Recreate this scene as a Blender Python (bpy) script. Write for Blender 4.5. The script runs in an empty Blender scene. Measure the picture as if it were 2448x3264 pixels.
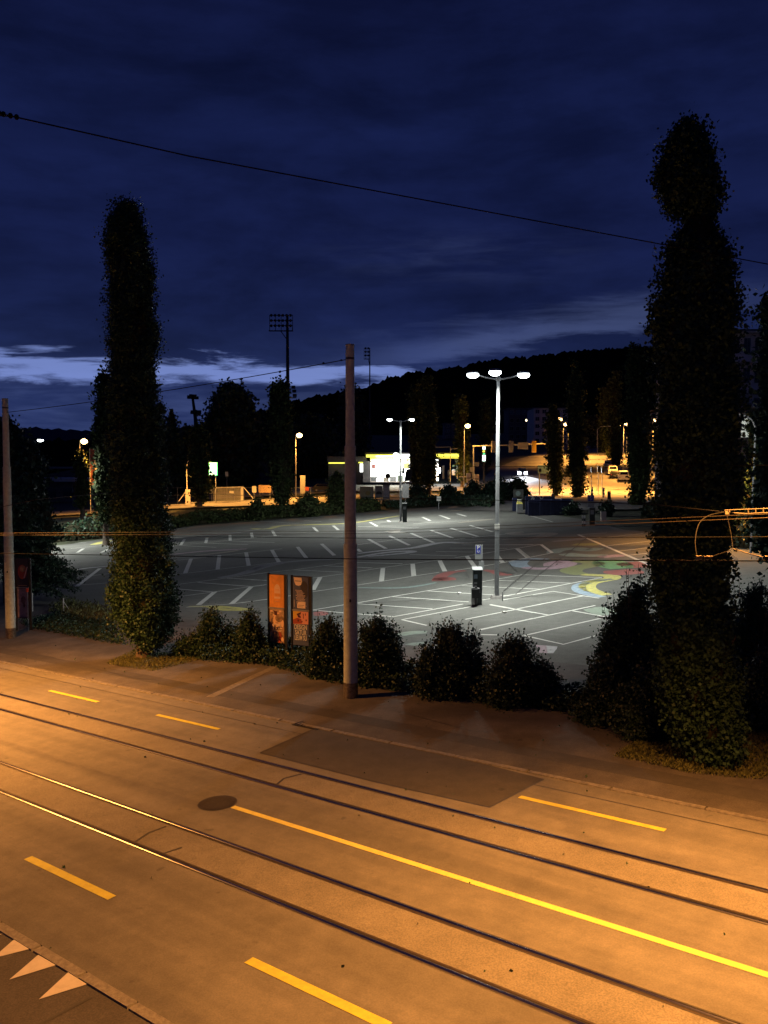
import bpy, math, random
import numpy as np
from mathutils import Vector, Matrix, noise as mnoise

C = bpy.context.scene.collection
SC = bpy.context.scene
random.seed(7)
RNG = np.random.default_rng(7)
R_ = math.radians

# ------------------------------------------------------------------ camera
HC = 7.2            # eye height above the road
F = 2822.0          # focal length in photograph pixels
PX0, PY0 = 1224.0, 1632.0
PITCH = math.atan((1632 - 1465) / F)
TILT = 0.057        # the street climbs to the right
cam_d = bpy.data.cameras.new('camera')
cam = bpy.data.objects.new('camera', cam_d)
C.objects.link(cam)
cam.location = (0, 0, HC)
cam.rotation_euler = (math.pi / 2 - PITCH, 0, 0)
cam_d.sensor_fit = 'VERTICAL'
cam_d.sensor_height = 32.64
cam_d.lens = 28.22
cam_d.clip_start = 0.1
cam_d.clip_end = 20000
SC.camera = cam

# ------------------------------------------------------------------ sky
world = bpy.data.worlds.new('World')
SC.world = world
world.use_nodes = True
nt = world.node_tree
nt.nodes.clear()


def N(t, tree=None, **kw):
    n = (tree or nt).nodes.new(t)
    for k, v in kw.items():
        if k.startswith('i_'):
            key = k[2:]
            key = int(key) if key.isdigit() else key.replace('_', ' ')
            n.inputs[key].default_value = v
        else:
            setattr(n, k, v)
    return n


def L(a, b, tree=None):
    (tree or nt).links.new(a, b)


def M(op, a, b=None, c=None, tree=None, clamp=False):
    n = (tree or nt).nodes.new('ShaderNodeMath')
    n.operation = op
    n.use_clamp = clamp
    for i, v in enumerate((a, b, c)):
        if v is None:
            continue
        if isinstance(v, (int, float)):
            n.inputs[i].default_value = v
        else:
            L(v, n.inputs[i], tree)
    return n.outputs[0]


def SM(v, lo, hi, tree=None):
    n = (tree or nt).nodes.new('ShaderNodeMapRange')
    n.interpolation_type = 'SMOOTHSTEP'
    L(v, n.inputs[0], tree)
    n.inputs[1].default_value = lo
    n.inputs[2].default_value = hi
    return n.outputs[0]


def RAMP(fac, stops, tree=None):
    n = (tree or nt).nodes.new('ShaderNodeValToRGB')
    L(fac, n.inputs[0], tree)
    e = n.color_ramp.elements
    while len(e) < len(stops):
        e.new(0.5)
    for el, (p, c) in zip(e, stops):
        el.position = p
        el.color = (c[0], c[1], c[2], 1)
    return n.outputs[0]


tc = N('ShaderNodeTexCoord')
sep = N('ShaderNodeSeparateXYZ')
L(tc.outputs['Generated'], sep.inputs[0])
X, Y, Z = sep.outputs
hor = M('SQRT', M('ADD', M('MULTIPLY', X, X), M('MULTIPLY', Y, Y)))
V = M('DIVIDE', Z, M('MAXIMUM', hor, 0.001))          # tan of elevation
U = M('ARCTAN2', X, Y)                                # azimuth
cmb = N('ShaderNodeCombineXYZ')
L(M('MULTIPLY', U, 2.2), cmb.inputs[0])
L(M('MULTIPLY', M('ADD', V, M('MULTIPLY', U, -0.03)), 13.0), cmb.inputs[1])
n1 = N('ShaderNodeTexNoise', i_Scale=1.0, i_Detail=6.0, i_Roughness=0.55, i_Distortion=0.3)
L(cmb.outputs[0], n1.inputs['Vector'])
cmb2 = N('ShaderNodeCombineXYZ')
L(M('MULTIPLY', U, 8.0), cmb2.inputs[0])
L(M('MULTIPLY', V, 58.0), cmb2.inputs[1])
n2 = N('ShaderNodeTexNoise', i_Scale=1.0, i_Detail=8.0, i_Roughness=0.62, i_Distortion=0.4)
L(cmb2.outputs[0], n2.inputs['Vector'])
cl = n1.outputs[0]
fine = n2.outputs[0]
base = RAMP(M('MULTIPLY', V, 1.0, clamp=True), [
    (0.0, (0.0110, 0.0200, 0.075)), (0.045, (0.0140, 0.0245, 0.090)), (0.10, (0.0125, 0.0215, 0.082)),
    (0.16, (0.0078, 0.0135, 0.060)), (0.24, (0.0061, 0.0104, 0.051)), (0.36, (0.0056, 0.0098, 0.049)),
    (0.50, (0.0046, 0.0076, 0.039)), (1.0, (0.0040, 0.0062, 0.034))])
n3 = N('ShaderNodeTexNoise', i_Scale=4.2, i_Detail=8.0, i_Roughness=0.6, i_Distortion=0.2)
cmb3 = N('ShaderNodeCombineXYZ')
L(M('MULTIPLY', U, 1.0), cmb3.inputs[0])
L(M('MULTIPLY', V, 2.6), cmb3.inputs[1])
L(cmb3.outputs[0], n3.inputs['Vector'])
mod = M('ADD', M('ADD', M('MULTIPLY', SM(cl, 0.28, 0.72), 0.34), M('MULTIPLY', SM(n3.outputs[0], 0.34, 0.66), 0.52)), 0.58)
v1 = N('ShaderNodeVectorMath', operation='SCALE')
L(base, v1.inputs[0])
L(mod, v1.inputs['Scale'])
# the gap in the cloud low in the west: clear twilight sky shows through
warp = M('MULTIPLY', M('SUBTRACT', fine, 0.5), 0.060)
warp2 = M('MULTIPLY', M('SUBTRACT', cl, 0.5), 0.07)
Vw = M('ADD', M('ADD', V, warp), warp2)
lo = SM(Vw, 0.078, 0.092)
hi = M('SUBTRACT', 1.0, SM(Vw, 0.100, 0.110))
gap = M('MULTIPLY', M('MULTIPLY', lo, hi), M('SUBTRACT', 1.0, M('MULTIPLY', SM(U, -0.02, 0.16), 0.93)))
gap = M('MULTIPLY', gap, SM(M('ABSOLUTE', U), 2.4, 1.2))
# thinner brighter rift rising to the right
V3 = M('ADD', M('SUBTRACT', V, M('MULTIPLY', U, 0.13)), warp)
rift = M('MULTIPLY', M('MULTIPLY', SM(V3, 0.098, 0.112), M('SUBTRACT', 1.0, SM(V3, 0.113, 0.150))), SM(M('ABSOLUTE', M('SUBTRACT', U, 0.18)), 0.30, 0.05))
rift = M('MULTIPLY', rift, 0.24)
# broad veil of lighter cloud
veil = M('MULTIPLY', M('MULTIPLY', SM(M('ABSOLUTE', M('SUBTRACT', V, 0.225)), 0.05, 0.0), SM(M('ABSOLUTE', M('SUBTRACT', U, 0.08)), 0.22, 0.0)), SM(fine, 0.35, 0.75))
veil = M('MULTIPLY', veil, 0.07)
low = M('MULTIPLY', M('MULTIPLY', M('MULTIPLY', M('SUBTRACT', 1.0, SM(V, 0.055, 0.12)), SM(V, 0.0, 0.05)), SM(fine, 0.36, 0.72)), 0.15)
tot = M('ADD', M('ADD', gap, rift), M('ADD', veil, low))
v2 = N('ShaderNodeVectorMath', operation='SCALE')
v2.inputs[0].default_value = (0.150, 0.205, 0.45)
L(tot, v2.inputs['Scale'])
add = N('ShaderNodeVectorMath', operation='ADD')
L(v1.outputs[0], add.inputs[0])
L(v2.outputs[0], add.inputs[1])
sky = N('ShaderNodeTexSky', sky_type='NISHITA', sun_disc=False, sun_elevation=R_(-4), sun_rotation=R_(-35))
v4 = N('ShaderNodeVectorMath', operation='SCALE')
L(sky.outputs[0], v4.inputs[0])
v4.inputs['Scale'].default_value = 0.004
add2 = N('ShaderNodeVectorMath', operation='ADD')
L(add.outputs[0], add2.inputs[0])
L(v4.outputs[0], add2.inputs[1])
bg = N('ShaderNodeBackground')
bg.inputs['Strength'].default_value = 1.0
L(add2.outputs[0], bg.inputs[0])
wo = N('ShaderNodeOutputWorld')
L(bg.outputs[0], wo.inputs[0])

vs = SC.view_settings
SC.display_settings.display_device = 'sRGB'
vs.view_transform = 'Standard'
vs.look = 'None'
vs.exposure = 0.0
vs.gamma = 1.0
vs.use_curve_mapping = False
SC.render.engine = 'CYCLES'
SC.cycles.use_denoising = True
SC.cycles.max_bounces = 5
SC.cycles.diffuse_bounces = 2
SC.cycles.glossy_bounces = 3
SC.cycles.transparent_max_bounces = 6
SC.cycles.sample_clamp_indirect = 4.0
SC.cycles.sample_clamp_direct = 12.0
SC.cycles.caustics_reflective = False
SC.cycles.caustics_refractive = False

SODIUM = (1.0, 0.375, 0.070)
SODFAR = (1.0, 0.42, 0.07)
LEDW = (0.96, 1.0, 0.91)
P_ROAD = 20000.0      # the two hanging road lamps
P_LOT = 5200.0       # lot lamps, each head
P_FAR = 24000.0       # distant sodium lamps


# ------------------------------------------------------------------ projection helpers
def ray(px, py):
    cx = (px - PX0) / F
    v = -(py - PY0) / F
    return Vector((cx, math.cos(PITCH) + v * math.sin(PITCH), -math.sin(PITCH) + v * math.cos(PITCH)))


def G(px, py, up=0.0):
    d = ray(px, py)
    t = (HC - up) / (TILT * d.x - d.z)
    p = Vector((0, 0, HC)) + d * t
    return p


def W(px, py, depth):
    d = ray(px, py)
    return Vector((0, 0, HC)) + d * (depth / d.y)


def sst(t):
    t = np.clip(t, 0, 1)
    return t * t * (3 - 2 * t)


YE = [(-400, 60), (-200, 62), (-60, 78), (-34, 95), (-27, 113), (-9.5, 119), (9.5, 127), (15, 112), (20, 98), (25, 76), (60, 52), (300, 40), (900, 40)]


def T(x, y):
    x = np.asarray(x, float)
    y = np.asarray(y, float)
    P = TILT * np.clip(x, -140, 400)
    ye = np.interp(x, [a for a, b in YE], [b for a, b in YE])
    Ff = 1.4 + 0.05 * np.clip(x + 5, -120, 0) + 0.03 * np.clip(x - 25, 0, 200)
    Ff = Ff + np.where(x > -20, 0.066, 0.066 * sst((x + 70) / 50)) * np.clip(y - 150, 0, 260)
    return P + (Ff - P) * sst((y - ye) / 14.0)


def Tz(x, y):
    return float(T(x, y))


def on_terrain(px, depth):
    x = (px - PX0) / F * depth
    return Vector((x, depth, Tz(x, depth)))


# road frame: s runs along the tracks (to the left and away), n across, away from the camera
RD = Vector((-0.769, 0.639, 0)).normalized()
ND = Vector((0.639, 0.769, 0)).normalized()


def RP(s, n, up=0.0):
    p = RD * s + ND * n
    return Vector((p.x, p.y, TILT * p.x + up))


def SN(p):
    q = Vector((p.x, p.y, 0))
    return q.dot(RD), q.dot(ND)


# ------------------------------------------------------------------ materials
def mat(name, base=(0.5, 0.5, 0.5), rough=0.7, metal=0.0, spec=0.5, emit=None, estr=0.0, noise=None, bump=None, island=0.0, coord='Object'):
    m = bpy.data.materials.new(name)
    m.use_nodes = True
    t = m.node_tree
    b = t.nodes['Principled BSDF']
    b.inputs['Base Color'].default_value = (*base, 1)
    b.inputs['Roughness'].default_value = rough
    b.inputs['Metallic'].default_value = metal
    b.inputs['Specular IOR Level'].default_value = spec
    if emit:
        b.inputs['Emission Color'].default_value = (*emit, 1)
        b.inputs['Emission Strength'].default_value = estr
    tcn = None
    if noise or bump:
        tcn = N('ShaderNodeTexCoord', t).outputs[coord] if False else t.nodes.new('ShaderNodeTexCoord').outputs[coord]
    if noise or island:
        mix = t.nodes.new('ShaderNodeMix')
        mix.data_type = 'RGBA'
        mix.blend_type = 'MULTIPLY'
        mix.inputs[0].default_value = 1.0
        mix.inputs[6].default_value = (*base, 1)
        if noise:
            sc, amt, det = noise
            nn = t.nodes.new('ShaderNodeTexNoise')
            nn.inputs['Scale'].default_value = sc
            nn.inputs['Detail'].default_value = det
            nn.inputs['Roughness'].default_value = 0.65
            L(tcn, nn.inputs['Vector'], t)
            f = SM(nn.outputs[0], 0.3, 0.7, t)
        else:
            g = t.nodes.new('ShaderNodeNewGeometry')
            f = g.outputs['Random Per Island']
            amt = island
        f2 = M('ADD', M('MULTIPLY', f, 2 * amt, tree=t), 1.0 - amt, tree=t)
        cc = t.nodes.new('ShaderNodeCombineColor')
        for i in range(3):
            L(f2, cc.inputs[i], t)
        L(cc.outputs[0], mix.inputs[7], t)
        L(mix.outputs[2], b.inputs['Base Color'], t)
    if bump:
        sc, st = bump
        nb = t.nodes.new('ShaderNodeTexNoise')
        nb.inputs['Scale'].default_value = sc
        nb.inputs['Detail'].default_value = 4
        L(tcn, nb.inputs['Vector'], t)
        bp = t.nodes.new('ShaderNodeBump')
        bp.inputs['Strength'].default_value = st
        bp.inputs['Distance'].default_value = 0.02
        L(nb.outputs[0], bp.inputs['Height'], t)
        L(bp.outputs[0], b.inputs['Normal'], t)
    return m


def asphalt(name, base, speck=0.35, big=0.25, rough=0.85, bigscale=0.35, tint=None, streak=0.0):
    """aggregate speckle, patchy wear, and streaks along the direction of travel"""
    m = bpy.data.materials.new(name)
    m.use_nodes = True
    t = m.node_tree
    b = t.nodes['Principled BSDF']
    g = t.nodes.new('ShaderNodeNewGeometry')
    pos = g.outputs['Position']

    def ns(scale, det, vec=pos, rg=0.6):
        n = t.nodes.new('ShaderNodeTexNoise')
        n.inputs['Scale'].default_value = scale
        n.inputs['Detail'].default_value = det
        n.inputs['Roughness'].default_value = rg
        L(vec, n.inputs['Vector'], t)
        return n.outputs[0]
    a = ns(38.0, 2.0)
    a2 = ns(bigscale, 5.0)
    a3 = ns(2.3, 5.0, rg=0.7)
    f = M('ADD', M('MULTIPLY', M('SUBTRACT', SM(a, 0.25, 0.75, t), 0.5, tree=t), 2 * speck, tree=t), 1.0, tree=t)
    f = M('MULTIPLY', f, M('ADD', M('MULTIPLY', M('SUBTRACT', SM(a2, 0.3, 0.7, t), 0.5, tree=t), 2 * big, tree=t), 1.0, tree=t), tree=t)
    f = M('MULTIPLY', f, M('ADD', M('MULTIPLY', M('SUBTRACT', SM(a3, 0.3, 0.7, t), 0.5, tree=t), 0.22, tree=t), 1.0, tree=t), tree=t)
    if streak:
        mp = t.nodes.new('ShaderNodeMapping')
        mp.inputs['Rotation'].default_value = (0, 0, -math.atan2(RD.y, RD.x))
        mp2 = t.nodes.new('ShaderNodeMapping')
        mp2.inputs['Scale'].default_value = (0.05, 1.3, 0.0)
        L(pos, mp.inputs['Vector'], t)
        L(mp.outputs[0], mp2.inputs['Vector'], t)
        s_ = ns(1.0, 4.0, mp2.outputs[0])
        f = M('MULTIPLY', f, M('ADD', M('MULTIPLY', M('SUBTRACT', SM(s_, 0.3, 0.7, t), 0.5, tree=t), 2 * streak, tree=t), 1.0, tree=t), tree=t)
    # sparse dark oil spots
    sp = ns(3.1, 1.0)
    f = M('MULTIPLY', f, M('SUBTRACT', 1.0, M('MULTIPLY', SM(sp, 0.74, 0.80, t), 0.3, tree=t), tree=t), tree=t)
    v = t.nodes.new('ShaderNodeVectorMath')
    v.operation = 'SCALE'
    v.inputs[0].default_value = base
    L(f, v.inputs['Scale'], t)
    L(v.outputs[0], b.inputs['Base Color'], t)
    b.inputs['Roughness'].default_value = rough
    b.inputs['Specular IOR Level'].default_value = 0.35
    bp = t.nodes.new('ShaderNodeBump')
    bp.inputs['Strength'].default_value = 0.25
    bp.inputs['Distance'].default_value = 0.01
    L(a, bp.inputs['Height'], t)
    L(bp.outputs[0], b.inputs['Normal'], t)
    return m


def leafmat(name, c, var=0.5, rough=0.5, spec=0.4):
    m = bpy.data.materials.new(name)
    m.use_nodes = True
    t = m.node_tree
    b = t.nodes['Principled BSDF']
    g = t.nodes.new('ShaderNodeNewGeometry')
    r = g.outputs['Random Per Island']
    c0 = tuple(x * (1 - var) for x in c)
    c2 = (c[0] * (1 + var * 1.3), c[1] * (1 + var), c[2] * (1 + var * 0.6))
    col = RAMP(r, [(0.0, c0), (0.6, c), (1.0, c2)], t)
    L(col, b.inputs['Base Color'], t)
    b.inputs['Roughness'].default_value = rough
    b.inputs['Specular IOR Level'].default_value = spec
    return m


def paint(name, c, wear=0.25, rough=0.7):
    m = bpy.data.materials.new(name)
    m.use_nodes = True
    t = m.node_tree
    b = t.nodes['Principled BSDF']
    g = t.nodes.new('ShaderNodeNewGeometry')
    n = t.nodes.new('ShaderNodeTexNoise')
    n.inputs['Scale'].default_value = 5.0
    n.inputs['Detail'].default_value = 7.0
    n.inputs['Roughness'].default_value = 0.75
    L(g.outputs['Position'], n.inputs['Vector'], t)
    f = SM(n.outputs[0], 0.35, 0.75, t)
    mix = t.nodes.new('ShaderNodeMix')
    mix.data_type = 'RGBA'
    L(M('MULTIPLY', f, wear, tree=t), mix.inputs[0], t)
    mix.inputs[6].default_value = (*c, 1)
    mix.inputs[7].default_value = (0.09, 0.09, 0.085, 1)
    L(mix.outputs[2], b.inputs['Base Color'], t)
    b.inputs['Roughness'].default_value = rough
    return m


MT = {}
MT['road'] = asphalt('road asphalt', (0.152, 0.147, 0.138), 0.12, 0.08, streak=0.16)
MT['bed'] = asphalt('track asphalt', (0.175, 0.165, 0.145), 0.26, 0.10, streak=0.05)
MT['pave'] = asphalt('pavement asphalt', (0.100, 0.092, 0.088), 0.22, 0.28, bigscale=0.5)
MT['patch'] = asphalt('patch asphalt', (0.068, 0.064, 0.063), 0.15, 0.10)
MT['lot'] = asphalt('lot asphalt', (0.118, 0.119, 0.110), 0.30, 0.25, bigscale=0.12)
MT['far'] = asphalt('far asphalt', (0.17, 0.16, 0.15), 0.1, 0.3, bigscale=0.08)
MT['side'] = asphalt('side asphalt', (0.075, 0.070, 0.070), 0.25, 0.15)
MT['tar'] = mat('tar joint', (0.035, 0.033, 0.032), 0.6)
MT['soil'] = mat('ground soil', (0.035, 0.040, 0.020), 0.95, noise=(0.4, 0.5, 6), coord='Object')
MT['kerb'] = mat('granite kerb', (0.20, 0.19, 0.18), 0.8, noise=(14, 0.25, 6), bump=(60, 0.3))
MT['kerb_far'] = mat('worn kerb', (0.17, 0.16, 0.15), 0.8, noise=(9, 0.3, 6))
MT['white'] = paint('white road paint', (0.62, 0.62, 0.58), 0.35)
MT['white_thin'] = paint('worn white road paint', (0.56, 0.56, 0.53), 0.4)
MT['cream'] = paint('cream road paint', (0.62, 0.58, 0.53), 0.2)
MT['yellow'] = paint('yellow road paint', (0.60, 0.55, 0.06), 0.36)
MT['yellow_pale'] = paint('pale yellow road paint', (0.74, 0.66, 0.15), 0.30)
for k, c in {'c_blue': (0.26, 0.34, 0.42), 'c_pink': (0.36, 0.25, 0.30), 'c_green': (0.13, 0.30, 0.13), 'c_yellow': (0.52, 0.48, 0.14),
             'c_red': (0.30, 0.085, 0.075), 'c_teal': (0.19, 0.26, 0.25), 'c_olive': (0.20, 0.22, 0.09), 'c_beige': (0.28, 0.24, 0.19),
             'c_white': (0.45, 0.45, 0.48), 'c_grey': (0.22, 0.22, 0.23), 'c_dark': (0.05, 0.05, 0.045), 'c_mint': (0.22, 0.28, 0.22)}.items():
    MT[k] = paint('chalk ' + k[2:], c, 0.75)
MT['rail'] = mat('polished rail steel', (0.55, 0.53, 0.50), 0.20, 1.0)
MT['rail_side'] = mat('rusty rail steel', (0.060, 0.040, 0.032), 0.6, 0.3, noise=(6, 0.3, 4))
MT['groove'] = mat('rail groove', (0.012, 0.010, 0.010), 0.8)
MT['iron'] = mat('cast iron', (0.055, 0.045, 0.040), 0.55, 0.5, noise=(20, 0.3, 3))
MT['concrete'] = mat('pole concrete', (0.42, 0.47, 0.42), 0.85, noise=(7, 0.16, 7), bump=(40, 0.25))
MT['band'] = mat('pole base steel', (0.22, 0.19, 0.15), 0.4, 0.8, noise=(10, 0.4, 4))
MT['galv'] = mat('galvanised steel', (0.25, 0.26, 0.27), 0.6, 0.2, noise=(5, 0.15, 5))
MT['dark'] = mat('dark painted metal', (0.018, 0.019, 0.020), 0.5, 0.2)
MT['darkgreen'] = mat('dark machine paint', (0.022, 0.030, 0.028), 0.4, 0.1)
MT['greyplastic'] = mat('grey sheet metal', (0.26, 0.27, 0.27), 0.5, 0.2)
MT['wire'] = mat('copper wire', (0.045, 0.034, 0.022), 0.5, 0.0)
MT['steel_dim'] = mat('weathered wire steel', (0.008, 0.008, 0.008), 0.8, 0.0, 0.1)
MT['cable'] = mat('dark cable', (0.007, 0.007, 0.008), 0.8, 0.0, 0.1)
MT['ceramic'] = mat('cream insulator', (0.10, 0.085, 0.06), 0.5)
MT['led'] = mat('lit white lamp', (0.9, 0.9, 0.9), 0.4, emit=(0.90, 0.98, 1.0), estr=14)
MT['sod'] = mat('lit sodium lamp', (0.9, 0.8, 0.6), 0.4, emit=(1.0, 0.62, 0.22), estr=14)
MT['star'] = mat('lit bare bulb', (0.9, 0.9, 0.8), 0.4, emit=(1.0, 0.80, 0.42), estr=6)
MT['shopglow'] = mat('lit shop window', (0.9, 0.9, 0.9), 0.4, emit=(0.97, 1.0, 0.93), estr=3.2)
MT['shopyellow'] = mat('lit yellow fascia', (0.8, 0.8, 0.1), 0.4, emit=(0.95, 0.95, 0.12), estr=1.6)
MT['greensign'] = mat('lit green sign', (0.5, 0.9, 0.6), 0.4, emit=(0.72, 1.0, 0.86), estr=3.5)
MT['greenrim'] = mat('lit green edge', (0.1, 0.6, 0.2), 0.4, emit=(0.08, 0.75, 0.28), estr=1.6)
MT['amber'] = mat('lit amber sign', (0.9, 0.8, 0.2), 0.4, emit=(1.0, 0.85, 0.10), estr=2)
MT['head'] = mat('lit headlight', (0.9, 0.9, 1), 0.2, emit=(0.86, 0.90, 1.0), estr=40)
MT['yellowcase'] = mat('yellow signal case', (0.70, 0.45, 0.05), 0.5)
MT['signwhite'] = mat('white sign face', (0.65, 0.64, 0.60), 0.6)
MT['signblue'] = mat('blue sign face', (0.025, 0.035, 0.30), 0.5)
MT['signblue_d'] = mat('dim blue sign face', (0.05, 0.11, 0.19), 0.5)
MT['navy'] = mat('navy container steel', (0.014, 0.020, 0.065), 0.5, 0.1, noise=(3, 0.3, 4))
MT['bark'] = mat('bark', (0.085, 0.062, 0.045), 0.9, noise=(9, 0.4, 5), bump=(14, 0.8))
MT['twigs'] = mat('shaded foliage core', (0.028, 0.026, 0.016), 1.0, spec=0.05, noise=(3.0, 0.6, 6))  # dark colour puts shade into the core of crowns, shrubs and hedges
MT['leaf'] = leafmat('poplar leaves', (0.026, 0.064, 0.034), 0.35, 0.5, 0.3)
MT['leaf2'] = leafmat('plane tree leaves', (0.028, 0.062, 0.036), 0.35, 0.6, 0.2)
MT['leaf_dark'] = leafmat('dark leaves', (0.026, 0.054, 0.030), 0.4)
MT['leaf_far'] = leafmat('distant leaves', (0.045, 0.065, 0.024), 0.4, 0.8, 0.2)
MT['ivy'] = leafmat('ivy leaves', (0.022, 0.052, 0.028), 0.45, 0.5, 0.35)
MT['grass'] = leafmat('grass blades', (0.12, 0.13, 0.045), 0.4, 0.8)
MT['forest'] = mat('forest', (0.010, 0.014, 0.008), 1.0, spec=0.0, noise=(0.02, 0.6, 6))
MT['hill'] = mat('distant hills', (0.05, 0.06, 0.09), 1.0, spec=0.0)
MT['facade'] = mat('pale render', (0.60, 0.54, 0.50), 0.9, noise=(0.7, 0.12, 5))
MT['facade_orange'] = mat('warm render', (0.40, 0.32, 0.25), 0.9, noise=(0.7, 0.12, 5))
MT['facade_dark'] = mat('dark cladding', (0.10, 0.09, 0.095), 0.8, noise=(0.8, 0.2, 4))
MT['glass'] = mat('dark window glass', (0.012, 0.014, 0.018), 0.12)
MT['litglass'] = mat('lit window', (0.5, 0.55, 0.5), 0.4, emit=(0.80, 0.86, 0.74), estr=0.55)
MT['carwhite'] = mat('white car paint', (0.78, 0.76, 0.72), 0.3)
MT['carsilver'] = mat('silver car paint', (0.35, 0.35, 0.36), 0.3, 0.4)
MT['cardark'] = mat('dark car paint', (0.03, 0.03, 0.035), 0.25)
MT['carglass'] = mat('car glass', (0.01, 0.01, 0.012), 0.08)
MT['tyre'] = mat('tyre rubber', (0.015, 0.015, 0.015), 0.8)
MT['hub'] = mat('wheel rim', (0.3, 0.3, 0.3), 0.4, 0.7)
MT['taillight'] = mat('red tail light', (0.4, 0.02, 0.02), 0.3)
MT['p_orange'] = mat('orange print', (0.80, 0.33, 0.06), 0.6, noise=(2.2, 0.16, 4))
MT['p_pale'] = mat('pale orange print', (0.85, 0.55, 0.32), 0.6)
MT['p_navy'] = mat('slate print', (0.065, 0.085, 0.17), 0.6)
MT['p_shadow'] = mat('dark print', (0.030, 0.026, 0.040), 0.6)
MT['p_cream'] = mat('cream print', (0.85, 0.68, 0.52), 0.6)
MT['p_text'] = mat('pale text print', (0.60, 0.48, 0.42), 0.6)
MT['p_brown'] = mat('brown print', (0.36, 0.22, 0.12), 0.6, noise=(5.0, 0.55, 6))
MT['p_brick'] = mat('tan print', (0.48, 0.33, 0.20), 0.6, noise=(9.0, 0.4, 4))
MT['p_coral'] = mat('coral print', (0.75, 0.33, 0.24), 0.6)
MT['p_red'] = mat('red print', (0.34, 0.055, 0.03), 0.6)
MT['p_yellow'] = mat('yellow print', (0.68, 0.40, 0.05), 0.6)
MT['p_maroon'] = mat('maroon print', (0.08, 0.012, 0.015), 0.6)
MT['p_plum'] = mat('plum print', (0.13, 0.075, 0.075), 0.6, noise=(6, 0.4, 4))
MT['flag'] = mat('red white banner', (0.16, 0.045, 0.04), 0.8, noise=(1.2, 0.4, 2))
MT['orangered'] = mat('orange red plastic', (0.75, 0.10, 0.04), 0.5)


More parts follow.
